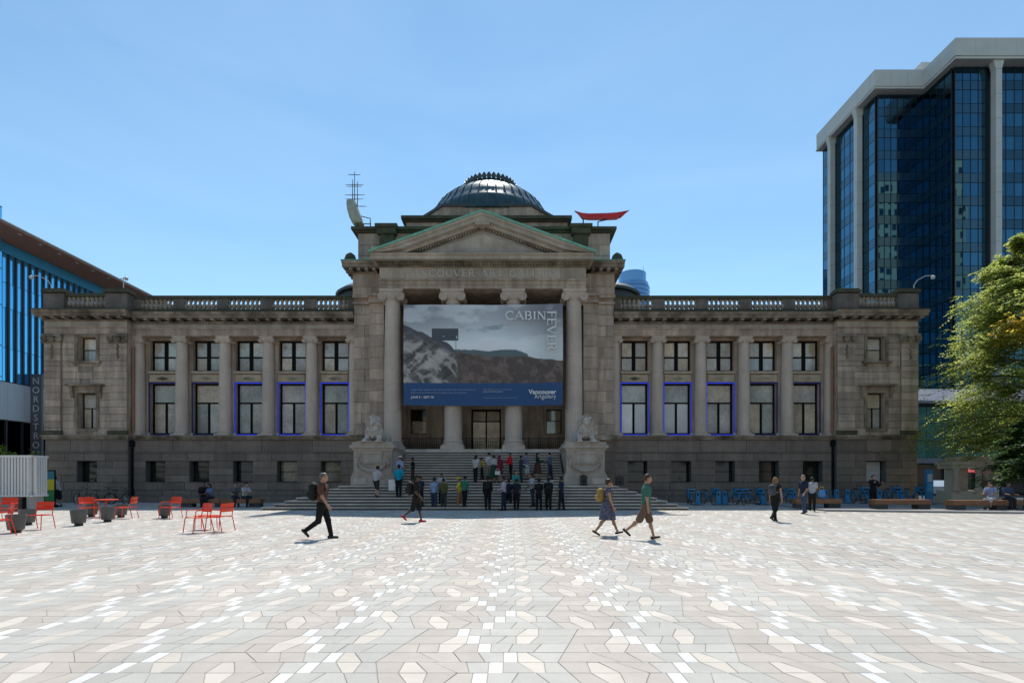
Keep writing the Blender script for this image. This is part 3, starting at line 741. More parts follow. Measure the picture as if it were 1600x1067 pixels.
for s in (-1, 1):
    for (c,d) in ((3.45,5.62),(5.7,6.38)):
        p = MB(); p.box(min(s*.05,s*.95), max(s*.05,s*.95), 36.89, 36.91, c, d); gp('pane', p, PANES[1], do)
    h = MB(); h.tube([(s*.12,36.82,4.3),(s*.12,36.8,4.4),(s*.12,36.8,4.8),(s*.12,36.82,4.9)], .018, 6); gp('handle', h, M['silver'], do)
sr = MB(); sr.box(-1.4,-1.06,36.46,36.6,3.42,6.5); sr.box(1.06,1.4,36.46,36.6,3.42,6.5); sr.box(-1.5,1.5,36.42,36.6,6.501,6.85); sr.box(-1.65,1.65,36.3,36.6,6.851,7.0); gp('door_surround', sr, M['stone'])
# iron railing along the portico
rl = MB(); rl.box(-6.4, 6.4, 35.5, 35.54, 4.32, 4.37); rl.box(-6.4, 6.4, 35.505, 35.535, 3.52, 3.56); rl.box(-6.4, 6.4, 35.507, 35.533, 4.10, 4.125)
for k in range(86):
    x = -6.38+.15*k; rl.tube([(x,35.52,3.56),(x,35.52,4.32)], .011, 4)
    rl.tube([(x+.075+.05*math.cos(t/8*2*PI), 35.52, 3.83+.18*math.sin(t/8*2*PI)) for t in range(9)], .008, 4, cap=False)
for x in (-6.3,-3.0,-1.3,1.3,3.0,6.3): rl.box(x-.04, x+.04, 35.48, 35.56, 3.42, 4.45)
gp('portico_railing', rl, M['iron'])

pcol = None
for x in (-5.83, -1.945, 1.945, 5.83):
    if pcol is None: pcol = column(.56, .47, 13.6-3.42, .74, .62, .27, 5, .72); place(pcol, x, 32.98, 3.42, True)
    else: place(pcol, x, 32.98, 3.42, False)

# ---- portico entablature, lettering, pediment
mb = MB(); mb.box(-6.55, 6.55, 32.46, 33.45, 13.6, 13.85); mb.box(-6.57, 6.57, 32.43, 33.45, 13.852, 14.1); mb.box(-6.62, 6.62, 32.36, 33.45, 14.102, 14.2)
mb.box(-8.55, 8.55, 33.452, 40, 13.602, 14.1); mb.box(-8.62, 8.62, 33.40, 40, 14.103, 14.201); gp('architrave', mb, M['stone'])
for k in range(8):
    a, b = -6.55+13.1*k/8, -6.55+13.1*(k+1)/8
    f = MB(); f.bbox(a+.005, b-.005, 32.45-.004*(k % 2), 33.45, 14.202, 14.948, .008); gp('frieze_stone', f, FRZ)
f = MB(); f.box(-8.55, 8.55, 33.46, 40, 14.202, 14.948); gp('frieze_return', f, M['stone'])
TXT = 'VANCOUVER ART GALLERY'; kx = 9.85/(sum(GL[c][0]+.14 for c in TXT)*.40); xx = -4.95
for c_ in TXT:
    if c_ != ' ':
        lt = MB(); roman(lt, c_, xx, 14.36, .40, 32.405, 32.45, wt=.17, track=.14, width=(GL[c_][0]+.14)*.40*kx); gp('frieze_letter', lt, M['letter'])
    xx += (GL[c_][0]+.14)*.40*kx
mb = MB(); mb.box(-6.65, 6.65, 32.3, 33.4, 14.95, 15.0)
x = -6.62
while x < 6.5: mb.box(x, x+.11, 32.18, 32.32, 15.002, 15.14); x += .17
mb.box(-6.68, 6.68, 32.2, 33.4, 15.142, 15.171)
mb.box(-6.7, 6.7, 32.05, 33.4, 15.172, 15.2)
for s in (-1, 1):
    a, b = sorted((s*6.9, s*8.75)); mb.box(a, b, 33.3, 39, 14.95, 15.0); xx = a+.1
    while xx < b-.2: mb.box(xx, xx+.2, 33.0, 33.31, 15.002, 15.19); xx += .5
    yy = 33.4
    while yy < 38.6: mb.box(*sorted((s*8.7, s*9.0)), yy, yy+.2, 15.003, 15.189); yy += .5
gp('dentil_course', mb, M['cornice'])
for k in range(6):
    a, b = -6.95+13.9*k/6, -6.95+13.9*(k+1)/6
    f = MB(); f.prism([(33.4,15.202),(31.78,15.202),(31.78,15.4),(31.7,15.44),(31.66,15.52),(33.4,15.54)], 'x', a+.005, b-.005); gp('cornice_stone', f, FRZ)
for s in (-1, 1):
    a, b = sorted((s*6.96, s*9.1)); f = MB(); f.prism([(39,15.195),(32.95,15.195),(32.95,15.36),(32.85,15.4),(32.8,15.53),(39,15.55)], 'x', a, b); fo = gp('cornice_stone', f, M['cornice'])
    f = MB(); f.box(a-.04, b+.04, 32.76, 39.04, 15.552, 15.59); gp('flashing', f, M['copper'], fo)
    # scroll ornament on the corner
    q = MB(); q.lathe([(.0,0),(.34,.05),(.40,.3),(.3,.6),(.12,.75),(0,.8)], c=(s*8.75, 33.6, 15.59), n=12); gp('corner_ornament', q, M['moss'], smooth=True)
ty = MB(); ty.prism([(-6.3,15.54),(6.3,15.54),(0,17.62)], 'y', 32.35, 33.3); gp('tympanum', ty, TYMP)
ti = MB(); ti.prism([(-4.6,15.545),(4.6,15.545),(0,16.98)], 'y', 32.30, 32.36); gp('tympanum_panel', ti, FRZ)
ang = math.atan2(18.0-15.5, 6.95); ca, sa = math.cos(ang), math.sin(ang); LR = math.hypot(6.95, 2.5)
for s in (-1, 1):
    for k in range(4):
        a, b = LR*k/4, LR*(k+1)/4
        f = MB()
        prof = [(33.3,-.62),(32.0,-.62),(31.98,-.45),(31.75,-.40),(31.75,-.2),(31.66,-.16),(31.62,-.02),(33.3,-.02)]
        st = len(f.v); f.prism(prof, 'x', a+.004, b-.004)
        f.v = [(s*(-6.95+p[0]*ca-p[2]*sa*1.0)*-1*-1 if False else s*-(6.95-p[0]*ca+p[2]*sa), p[1], 15.55+p[0]*sa+p[2]*ca+.02) for p in f.v]
        f.v = [(x, y, max(z, 15.545)) for x, y, z in f.v]
        if s > 0: pass
        gp('raking_cornice_stone', f, FRZ)
    d = MB(); t = .75
    while t < LR-.35:
        st = len(d.v); d.box(t, t+.11, 32.12, 32.35, -.77, -.63)
        t += .18
    d.v = [(s*-(6.95-p[0]*ca+p[2]*sa), p[1], 15.57+p[0]*sa+p[2]*ca) for p in d.v]; d.v = [(x,y,max(z,15.545)) for x,y,z in d.v]
    gp('raking_dentil_course', d, M['cornice'])
    f = MB(); f.box(-.1, LR+.02*s, 31.58, 36, -.015, .11); f.v = [(s*-(6.95-p[0]*ca+p[2]*sa), p[1], 15.572+p[0]*sa+p[2]*ca) for p in f.v]; gp('copper_flashing', f, M['copper'])

ap = MB(); ap.prism([(-.5,17.3),(.5,17.3),(.3,17.85),(0,18.0),(-.3,17.85)], 'y', 31.74, 33.2); gp('apex_stone', ap, FRZ)
# ---- attic block, stepped dome base, dome
mb = MB(); mb.box(-8.35, 8.35, 33.95, 50, 15.6, 17.8); gp('attic', mb, M['stone'])
ashlar(-8.35, -6.6, [15.62,16.3,17.0,17.78], 1.2, [], 33.95, 'stone_block', seed=71); ashlar(6.6, 8.35, [15.62,16.3,17.0,17.78], 1.2, [], 33.95, 'stone_block', seed=72)
mb = MB(); mb.box(-8.5, 8.5, 33.8, 50.1, 17.802, 17.92); mb.box(-8.72, 8.72, 33.58, 50.3, 17.922, 18.1); gp('attic_cornice', mb, M['moss'])
for s in (-1, 1):
    a, b = sorted((s*5.75, s*7.0)); p = MB(); p.box(a+.15, b-.15, 33.6, 34, 15.6, 17.6); p.box(a, b, 33.45, 34, 17.6, 18.0); p.box(a-.1, b+.1, 33.35, 34.3, 18.0, 18.2); gp('attic_pilaster', p, M['moss'])
def chamfer(h, c): return [(-c,-h),(c,-h),(h,-c),(h,c),(c,h),(-c,h),(-h,c),(-h,-c)]
DC = 43.3
mb = MB(); mb.box(-5.9, 5.9, 37.4, 49.2, 18.1, 20.25); gp('dome_platform', mb, M['stone'])
mb = MB(); mb.box(-6.05, 6.05, 37.25, 49.35, 20.252, 20.38); mb.box(-6.2, 6.2, 37.1, 49.5, 20.382, 20.62); gp('platform_cornice', mb, M['moss'])
mb = MB(); mb.prism([(x, y+DC) for x, y in chamfer(5.2, 3.3)], 'z', 20.6, 21.75); gp('drum', mb, M['stone'])
mb = MB(); mb.prism([(x, y+DC) for x, y in chamfer(5.3, 3.36)], 'z', 21.752, 21.95); gp('drum_cornice', mb, M['roofdark'])
dm = MB(); prof = []
for k in range(15):
    r = float(np.interp(k/14, [0,.12,.25,.38,.5,.62,.75,.88,1], [5.3,5.2,4.98,4.68,4.25,3.75,3.2,2.62,2.02])); z = float(np.interp(k/14, [0,.12,.25,.38,.5,.62,.75,.88,1], [21.7,22.4,23.1,23.5,24.4,24.95,25.45,25.85,26.15])); prof.append((r*1.03, 21.7+(z-21.7)*.84))
dm.lathe(prof, c=(0, DC, 0), n=64); do_ = gp('dome', dm, M['dome'], smooth=True)
for k in range(44):
    a = 2*PI*k/44
    if math.sin(a) > .35: continue
    rb = MB(); rb.tube([((r+.01)*math.cos(a), DC+(r+.01)*math.sin(a), z) for r, z in prof], .045, 4); gp('rib', rb, M['dome'], do_)
rt = prof[-1][0]
rg = MB(); rg.lathe([(rt+.16,25.3),(rt+.2,25.46),(rt+.12,25.52),(rt+.08,25.7),(rt-.1,25.7),(rt-.1,25.3)], c=(0,DC,0), n=48); rg.lathe([(rt-.1,25.5),(rt*.6,25.65),(0.01,25.7)], c=(0,DC,0), n=32); ro = gp('dome_ring', rg, M['roofdark'], do_, smooth=True)
for k in range(36):
    a = 2*PI*k/36; q = MB()
    q.prism([(-.14,0),(.14,0),(.19,.22),(.13,.36),(0,.50),(-.13,.36),(-.19,.22)], 'y', -.05, .05)
    q.xf(Matrix.Translation((math.cos(a)*(rt+.12), DC+math.sin(a)*(rt+.10), 25.68)) @ Matrix.Rotation(a+PI/2,4,'Z')); gp('crest_leaf', q, M['roofdark'], do_)

# ---- ashlar blocks: the largest as parts of their own, the rest joined
def bkey(b): return -(b[1]-b[0])*(b[5]-b[4])
BLOCKS.sort(key=bkey)
for b in BLOCKS[:300]:
    mb = MB(); mb.bbox(b[0], b[1], b[2], b[3], b[4], b[5], .014); cx, cz = (b[0]+b[1])/2, (b[4]+b[5])/2
    me = mb.mesh('stone_block', M[b[6]], (-cx, -G0, -cz)); link('stone_block', me, gal, (cx, 0, cz))
for key in ('stone_block', 'dark_block'):
    mb = MB()
    for b in BLOCKS[300:]:
        if b[6] == key: mb.bbox(b[0], b[1], b[2], b[3], b[4], b[5], .014)
    if mb.v: stuff(gp('stone_blocks', mb, M[key]))

# ================================================================== entrance stair
stair = thing('entrance_stair', 'broad pale stone stair rising to the portico between the two lion pedestals', 'stairs', (C, 25.6, 0))
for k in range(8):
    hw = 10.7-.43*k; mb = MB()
    mb.box(-hw+.05, hw-.05, .35*k+.05, 8.35, .147*k, .147*k+.085, 1); mb.bbox(-hw, hw, .35*k, 8.35, .147*k+.085, .147*(k+1)-.0005, .014)  # pale tread over dark riser: stripes of light and shade painted in
    obj('step', mb, [M['step'], M['riser_shade']], stair)
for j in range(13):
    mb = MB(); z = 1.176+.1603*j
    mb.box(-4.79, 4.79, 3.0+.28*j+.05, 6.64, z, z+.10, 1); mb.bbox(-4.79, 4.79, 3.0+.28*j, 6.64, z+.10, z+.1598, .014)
    obj('step', mb, [M['step'], M['riser_shade']], stair)

def step_z(D):
    if D < 25.6: return 0.0
    if D < 28.6: return .147*min(8, int((D-25.6)/.35)+1)
    return 1.176+.1603*min(13, int((D-28.6)/.28)+1)

# ---- pedestals and lions
for s, nm in ((-1, 'left'), (1, 'right')):
    ped = thing('lion_pedestal', 'carved grey stone pedestal with a garland panel under the ' + ('lion left of the stair' if s < 0 else 'lion right of the stair'), 'pedestal', (C+s*6.0, 28.8, 1.176), group='lion pedestals')
    b = MB(); b.box(-1.22, 1.22, -.02, 2.6, 0, .5); b.prism([(-1.22,.5),(1.22,.5),(1.1,.75),(-1.1,.75)], 'y', .02, 2.58); obj('plinth', b, M['pedestal'], ped)
    b = MB(); b.box(-1.08, 1.08, .06, 2.56, .75, 1.95); b.box(-1.1,1.1, 2.57, 3.44, 0, 2.1); obj('die', b, M['pedestal'], ped)
    b = MB(); b.prism([(-1.08,1.95),(1.08,1.95),(1.2,2.12),(-1.2,2.12)], 'y', -.0, 2.7); b.box(-1.26,1.26,-.1,2.72,2.121,2.28); b.box(-1.15,1.15,-.02,2.7,2.281,2.46); obj('cap', b, M['pedestal'], ped)
    b = MB(); b.box(-.52,.52,-.02,.07,1.22,1.86); b.box(-.58,.58,-.07,.05,1.80,1.94); b.box(-.42,.42,-.06,.0,1.30,1.42); obj('carved_panel', b, M['pedestal'], ped)
    g_ = MB(); g_.tube([(math.cos(t)*.78, -.03, 1.36+math.sin(t)*.52) for t in [PI+PI*i/16 for i in range(17)]], [.05+.07*math.sin(PI*i/16) for i in range(17)], 7)
    for i in range(12):
        t = PI+PI*(i+.5)/12; g_.lathe([(0,-.09),(.09,0),(0,.09)], c=(math.cos(t)*.78, -.09, 1.36+math.sin(t)*.52), n=6)
    obj('garland', g_, M['pedestal'], ped, smooth=True)
    for sx in (-1, 1):
        q = MB(); q.tube([(sx*(.86-.16*(1-t/18*.8)*math.cos(t/18*10)), -.0, 1.62+.16*(1-t/18*.8)*math.sin(t/18*10)) for t in range(19)], .045, 5); q.tube([(sx*.86,0,1.5),(sx*.9,-.02,1.2),(sx*.82,0,1.0)], [.07,.09,.03], 6); obj('scroll', q, M['pedestal'], ped, smooth=True)
    p = MB(); p.box(.35 if s > 0 else -1.05, 1.05 if s > 0 else -.35, -.05, -.021, .1, .42); obj('plaque', p, M['lion'], ped)
    # lion: lying, chest up, head to the front
    lion = thing('lion_statue', 'pale stone lion lying on the pedestal ' + ('left of the stair' if s < 0 else 'right of the stair, mane in sharp locks'), 'statue', (C+s*6.0+.05*s, 29.0, 3.637), group='stone lions')
    rl_ = random.Random(4+s)
    pr = [('ell',(0,1.55,.42),(.42,.75,.40)), ('ell',(0,.75,.52),(.44,.6,.46)), ('ell',(0,.38,.62),(.40,.36,.46)),
          ('ell',(.36,2.0,.32),(.24,.42,.36)), ('ell',(-.36,2.0,.32),(.24,.42,.36)), ('ell',(.46,1.55,.12),(.13,.5,.13)), ('ell',(-.46,1.55,.12),(.13,.5,.13)),
          ('ell',(0,.42,1.05),(.42,.38,.44)),            # mane
          ('ell',(0,.20,1.20),(.235,.26,.25)), ('ell',(0,-.04,1.10),(.135,.15,.11)), ('ell',(0,-.06,1.02),(.11,.11,.07)), ('ell',(0,.02,1.2),(.06,.16,.06)),
          ('ell',(.12,.02,1.27),(.08,.07,.045)), ('ell',(-.12,.02,1.27),(.08,.07,.045)), ('ell',(.27,.28,1.42),(.07,.05,.08)), ('ell',(-.27,.28,1.42),(.07,.05,.08))]
    for sx in (-1, 1):
        pr += [('cap',(sx*.33,.45,.7),(sx*.36,.1,.14),.17,.13), ('cap',(sx*.36,.25,.12),(sx*.38,-.22,.10),.125,.12)]
        for q in range(4): pr.append(('cap',(sx*.38-.10+.066*q,-.24,.08),(sx*.38-.10+.066*q,-.36,.05),.045,.045))
    for q in range(70):
        a = rl_.uniform(-.35, PI+.35) if q < 40 else rl_.uniform(0, 2*PI); rr_ = rl_.uniform(.24,.40) if q < 40 else rl_.uniform(.3,.42)
        y_ = rl_.uniform(.02,.3); c_ = (math.cos(a)*rr_, y_, 1.1+math.sin(a)*rr_*1.0); e_ = (c_[0]*1.22, y_-.02+.12, 1.1+math.sin(a)*rr_*1.22-.05)
        pr.append(('cap', c_, e_, .055, .018))
    for q in range(46):
        x_ = rl_.uniform(-.36,.36); z_ = rl_.uniform(.35,.95); y_ = .30-.30*math.sqrt(max(0,1-(x_/.5)**2))+.0+(.95-z_)*.06
        pr.append(('cap', (x_,y_+.06,z_), (x_*1.08+rl_.uniform(-.05,.05),y_-.05,z_-.18), .058, .018))
    sdf_obj('body', pr, .017, M['lion'], lion, k=.012)
    bs = MB(); bs.box(-.72,.72,-.40,2.35,-.0,.035); obj('base_slab', bs, M['lion'], lion)
    ey = MB()
    for sx in (-1, 1): ey.lathe([(0,-.03),(.03,0),(0,.03)], c=(sx*.105,-.045,1.225), n=8)
    obj('eye', ey, M['pedestal'], lion)
# ================================================================== banner hung across the portico
def vnoise(x, y, seed):
    r = np.random.default_rng(seed); T = r.random((64, 64))
    xi, yi = np.floor(x).astype(int), np.floor(y).astype(int); fx, fy = x-xi, y-yi; fx = fx*fx*(3-2*fx); fy = fy*fy*(3-2*fy)
    g_ = lambda a, b: T[a % 64, b % 64]
    return (g_(xi,yi)*(1-fx)+g_(xi+1,yi)*fx)*(1-fy)+(g_(xi,yi+1)*(1-fx)+g_(xi+1,yi+1)*fx)*fy
def fbm(x, y, seed, o=5):
    s_ = 0; a = .5
    for i in range(o): s_ = s_+a*vnoise(x*2**i, y*2**i, seed+i); a *= .5
    return s_
BW, BH, BZ, BD = 10.0, 6.34, 6.19, 32.24
BXC = .03
nu, nv = 300, 190
uu, vv = np.meshgrid(np.linspace(0,1,nu+1), np.linspace(0,1,nv+1), indexing='ij')
bx_, by_ = 155+uu*1195, 935-vv*760           # picture coordinates the print was laid out in
def L3(r, g, b): return np.array(lin(r, g, b))
def mixc(a, b, t): return a*(1-t[...,None])+b*t[...,None]
ss = lambda a, b, x: np.clip((x-a)/(b-a), 0, 1)**2*(3-2*np.clip((x-a)/(b-a), 0, 1))
n1 = fbm(bx_/170, by_/38, 3); n2 = fbm(bx_/60, by_/60, 9); n3 = fbm(bx_/22, by_/26, 17); n4 = fbm(bx_/200, by_/120, 29)
skyc = mixc(np.ones(bx_.shape+(3,))*L3(92,94,98), np.ones(bx_.shape+(3,))*L3(165,170,170), ss(200,560,by_)*.8+.5*np.exp(-((bx_-750)/280)**2)*.6)
skyc = mixc(skyc, np.ones(bx_.shape+(3,))*L3(92,104,108), ss(.50,.66,n1)*np.exp(-((by_-340)/45)**2)*.9*ss(500,650,bx_))
skyc = mixc(skyc, np.ones(bx_.shape+(3,))*L3(178,182,180), ss(.45,.62,n4)*.35)
skyc = skyc*(1-.28*ss(1050,1250,bx_))[...,None]
heath = mixc(np.ones(bx_.shape+(3,))*L3(58,50,47), np.ones(bx_.shape+(3,))*L3(92,76,68), ss(.38,.66,n2)*.7)
heath = mixc(heath, np.ones(bx_.shape+(3,))*L3(120,90,80), ss(.5,.62,n3)*.5*np.exp(-((bx_-760)/260)**2-((by_-650)/60)**2))
heath = mixc(heath, np.ones(bx_.shape+(3,))*L3(48,42,38), ss(.48,.6,n3)*.7)
hill = np.ones(bx_.shape+(3,))*L3(62,74,74)
img = skyc
hy = np.interp(bx_, [155,560,700,800,880,1000,1085,1150,1350], [512,512,516,524,512,514,545,800,800])+8*(n3-.5)
img = mixc(img, hill, ss(-3,3,by_-hy))
gy = np.interp(bx_, [155,560,820,1085,1130,1230,1350], [530,530,566,562,575,588,600])+16*(n3-.5)
img = mixc(img, heath, ss(-4,4,by_-gy))
rk = mixc(np.ones(bx_.shape+(3,))*L3(120,116,110), np.ones(bx_.shape+(3,))*L3(62,60,59), ss(.36,.64,fbm(bx_/90+by_/140, by_/70, 71)))
rk = mixc(rk, np.ones(bx_.shape+(3,))*L3(40,38,38), ss(.50,.66,fbm(bx_/60+by_/60, by_/110, 41))*.8)
rk = mixc(rk, np.ones(bx_.shape+(3,))*L3(138,134,126), ss(.52,.66,fbm(bx_/30-by_/50, by_/34, 83))*.5)
rk = mixc(rk, np.ones(bx_.shape+(3,))*L3(52,52,56), ss(60,-30,by_-np.interp(bx_,[155,370,560],[370,440,560])))
ry = np.interp(bx_, [155,180,230,300,370,440,480,520,560,565], [325,332,362,385,420,445,458,490,545,900])+14*(n3-.5)
img = mixc(img, rk, ss(-3,3,by_-ry))
cab = (bx_ > 370) & (bx_ < 567) & (by_ > 352) & (by_ < 447); img[cab] = L3(48,53,58)
img[(np.abs(bx_-550) < 2.5) & (by_ > 447) & (by_ < 520)] = L3(60,60,60)
img[(np.abs(bx_-458) < 6) & (np.abs(by_-413) < 5)] = L3(110,110,110); img[(np.abs(bx_-555) < 5) & (np.abs(by_-420) < 10)] = L3(140,140,140)
img[by_ > 766] = L3(18,50,84)
img = np.clip(img*2.25, 0, .85)
wav = .03*np.sin(uu*9+vv*2)+.018*np.sin(uu*23+1)
XB = (uu-.5)*BW; ZB = vv*BH
XB = XB+.05*np.sin(vv*3)*(uu-.5); ZB = ZB-.04*np.sin(uu*PI)+.05*(uu-.5)*vv
P0 = np.stack([XB, wav-.012, ZB], -1).reshape(-1,3); P1 = np.stack([XB, wav+.012, ZB], -1).reshape(-1,3)
idx = np.arange((nu+1)*(nv+1)).reshape(nu+1, nv+1); NN = idx.size
q = np.stack([idx[:-1,:-1], idx[1:,:-1], idx[1:,1:], idx[:-1,1:]], -1).reshape(-1,4)
ring = np.concatenate([idx[:,0], idx[-1,1:], idx[-2::-1,-1], idx[0,-2:0:-1]]); rn = np.roll(ring,-1)
fs = np.concatenate([q, q[:,::-1]+NN, np.stack([ring+NN, rn+NN, rn, ring],-1)])
me = bpy.data.meshes.new('banner'); me.from_pydata(np.concatenate([P0,P1]).tolist(), [], fs.tolist())
ca_ = me.color_attributes.new('print', 'FLOAT_COLOR', 'POINT')
cl = np.ones((2*NN,4)); cl[:NN,:3] = img.reshape(-1,3); cl[NN:,:3] = .6; ca_.data.foreach_set('color', cl.ravel())
bmat = bpy.data.materials.new('banner_print'); bmat.use_nodes = True; bt = bmat.node_tree
at_ = bt.nodes.new('ShaderNodeVertexColor'); at_.layer_name = 'print'
pb_ = bt.nodes['Principled BSDF']; pb_.inputs['Roughness'].default_value = .55; bt.links.new(at_.outputs[0], pb_.inputs['Base Color'])
me.materials.append(bmat)
banner = tag(link('banner', me, None, (C+BXC, BD, BZ)), 'large landscape banner with dark cabin and blue text strip hung across the portico', 'banner')
M['print_white'] = mat('printed_white', (.72,.72,.72), .6); M['print_grey'] = mat('printed_pale_blue', (.30,.38,.48), .6)
def bpos(x, y): return ((x-155)/1195*BW-BW/2, (935-y)/760*BH)
fy = -.075
x0, z0 = bpos(920, 292); x1, _ = bpos(1232, 292)
def titled(txt, h_, wd_, put):
    kx = wd_/(sum(GL[c][0]+.06 for c in txt)*h_); x_ = 0
    for c in txt:
        tm = MB(); roman(tm, c, x_, 0, h_, fy-.03, fy, wt=.2, width=(GL[c][0]+.06)*h_*kx); tm.v = [put(p) for p in tm.v]; obj('title_letter', tm, M['print_white'], banner); x_ += (GL[c][0]+.06)*h_*kx
titled('CABIN', .50, x1-x0, lambda p: (x0+p[0], p[1], z0+p[2]))
xa, za = bpos(1232, 230); _, zb = bpos(1232, 530)
titled('FEVER', .54, za-zb, lambda p: (xa+p[2]+.03, p[1]-.032, za-p[0]))
def btext(t, x, y, size, m='print_white', align='LEFT', bold=0, width=None):
    a, b = bpos(x, y); return sans('small_lettering', t, size, (a, fy, b), M[m], banner, align, .003, bold=bold, width=width)
btext('Vancouver', 1300, 852, .40, align='RIGHT', bold=.012, width=1.74); btext('Artgallery', 1300, 886, .40, align='RIGHT', bold=0, width=1.36)
btext('Cabin Fever explores the history of the cabin in North America,', 212, 826, .16, 'print_grey', width=4.05)
btext('both as an architectural form and a cultural construct.', 212, 848, .16, 'print_grey', width=3.5)
btext('JUNE 9 – SEPT 30', 212, 884, .19, bold=.004, width=1.45)
btext('Major exhibition sponsors presented by', 752, 822, .11, 'print_grey', width=1.8); btext('supporters of the gallery', 752, 838, .11, width=1.25); btext('with additional support from the members and donors', 752, 884, .10, 'print_grey', width=2.15)
rp_ = MB()
for (u0, z0_, ux, uz) in ((-BW/2, BH, -5.4, BH+.35), (BW/2, BH, 5.5, BH+.5), (-BW/2, 0, -5.4, -.25), (BW/2, 0, 5.4, -.2)): rp_.tube([(u0,0,z0_),(ux,.35,uz)], .012, 5)
obj('tie_rope', rp_, M['iron'], banner)

# ================================================================== boats on the roof
bt_ = thing('boat_sculpture', 'pale upended boat hull with bare masts and yards on the left roof corner', 'sculpture', (PX(556,34.4), 34.4, 18.55))
kb = 34.4/800/4.848
def bp(x, y): return ((x-175)*kb, 0, (452-y)*kb)
HULL = mat('hull_pale_green', (.36,.37,.28), .6, noise=.15, nscale=3, streak=.3)
h = MB(); path = [(134,276,.26),(140,300,.30),(150,340,.34),(165,385,.36),(182,425,.33),(195,449,.28)]
n = 12; vs = []; fs_ = []
for i, (x, y, r_) in enumerate(path):
    c = bp(x, y)
    for j in range(n):
        a = 2*PI*j/n; vs.append((c[0]+math.cos(a)*r_*.95+(.10 if math.cos(a) > 0 else 0), c[1]+math.sin(a)*r_*1.5, c[2]+math.cos(a)*.06))
for i in range(len(path)-1):
    for j in range(n): fs_.append((i*n+j, i*n+(j+1) % n, (i+1)*n+(j+1) % n, (i+1)*n+j))
fs_ += [tuple(range(n))[::-1], tuple((len(path)-1)*n+j for j in range(n))]
h.add(vs, fs_); obj('hull', h, HULL, bt_, smooth=True)
GREYM = mat('weathered_mast', (.13,.125,.12), .6)
for (x, a, b) in ((165,45,300),(150,105,290),(187,120,330)):
    t = MB(); t.tube([bp(x,b), bp(x,a)], [.035,.02], 6); obj('mast', t, GREYM, bt_)
for (y, a, b) in ((68,118,210),(143,97,232),(156,105,222),(221,92,245),(252,98,232),(307,185,255)):
    t = MB(); t.tube([bp(a,y), bp((a+b)/2,y), bp(b,y)], [.018,.03,.018], 6); obj('yard', t, GREYM, bt_)
t = MB(); t.tube([bp(205,378), bp(285,398), bp(285,440)], .035, 6); t.tube([bp(215,440), bp(290,440)], .035, 6); t.tube([bp(285,440), (bp(285,452)[0],0,-.45)], .035, 6); t.tube([bp(192,445), (bp(192,452)[0],0,-.45)], .06, 6); obj('bracket', t, M['iron'], bt_)
rb_ = thing('boat_sculpture', 'glossy dark red boat with upturned pointed ends on posts above the right roof corner', 'sculpture', (PX(937,34.6), 34.6, 18.62))
k2 = 34.6/800/4.85
def bq(x, y): return ((x-955)*k2, (452-y)*k2)
sheer = [(762,338),(790,352),(820,364),(870,370),(1000,368),(1080,362),(1130,352),(1160,343),(1178,334)]
keel = [(763,341),(792,362),(822,398),(870,404),(1000,404),(1080,402),(1112,392),(1150,358),(1176,338)]
RED = mat('glossy_dark_red', (.55,.018,.03), .3, coat=.4)
h = MB(); vs = []; fs_ = []
for i, (p, q_) in enumerate(zip(sheer, keel)):
    sx, sz = bq(*p); kx, kz = bq(*q_); t = i/(len(sheer)-1); hb = .24*math.sin(PI*min(max(t,.02),.98))**.6
    vs += [(sx,-hb,sz),((sx+kx)/2,-hb*.85,(sz+kz)/2),(kx,-hb*.45,kz),(kx,hb*.45,kz),((sx+kx)/2,hb*.85,(sz+kz)/2),(sx,hb,sz)]
for i in range(len(sheer)-1):
    for j in range(6): fs_.append((i*6+j, (i+1)*6+j, (i+1)*6+(j+1) % 6, i*6+(j+1) % 6))
fs_ += [tuple(range(6)), tuple((len(sheer)-1)*6+j for j in range(6))[::-1]]
h.add(vs, fs_); obj('hull', h, RED, rb_, smooth=True)
t = MB(); a = bq(830,402); t.tube([(a[0],0,-.52),(a[0],0,a[1])], .045, 6); obj('post', t, M['iron'], rb_)
t = MB(); a, b = bq(942,420), bq(1020,402); t.tube([(a[0],0,-.52),(a[0],0,a[1]),(b[0],0,b[1])], .045, 6); obj('post', t, M['iron'], rb_)
# security cameras on curved arms
for (X, Y, D, sx, lab) in ((80,455,33.7,-1,'white dome camera on a curved arm at the left end of the parapet'),(193,455,33.7,0,'small camera on a post at the inner pier of the left parapet'),(1428,455,33.7,1,'white dome camera on a curved arm at the right end of the parapet')):
    cm_ = thing('security_camera', lab, 'camera', (PX(X,D), D, 14.02), group='roof cameras')
    t = MB()
    if sx: t.tube([(0,0,0),(0,0,.25),(sx*.15,-.1,.55),(sx*.5,-.3,.75),(sx*.85,-.45,.72)], .03, 6)
    else: t.tube([(0,0,0),(0,0,.75)], .03, 6); t.tube([(-.2,0,.68),(.2,0,.74)], .03, 6)
    obj('arm', t, M['lightgrey'], cm_)
    t = MB(); cx = sx*.88; t.lathe([(0,-.16),(.08,-.13),(.11,-.05),(.12,.03),(.05,.10),(0,.11)], c=(cx if sx else .18,-.46 if sx else 0,.62 if sx else .72), n=10); obj('dome_housing', t, M['lightgrey'], cm_, smooth=True)

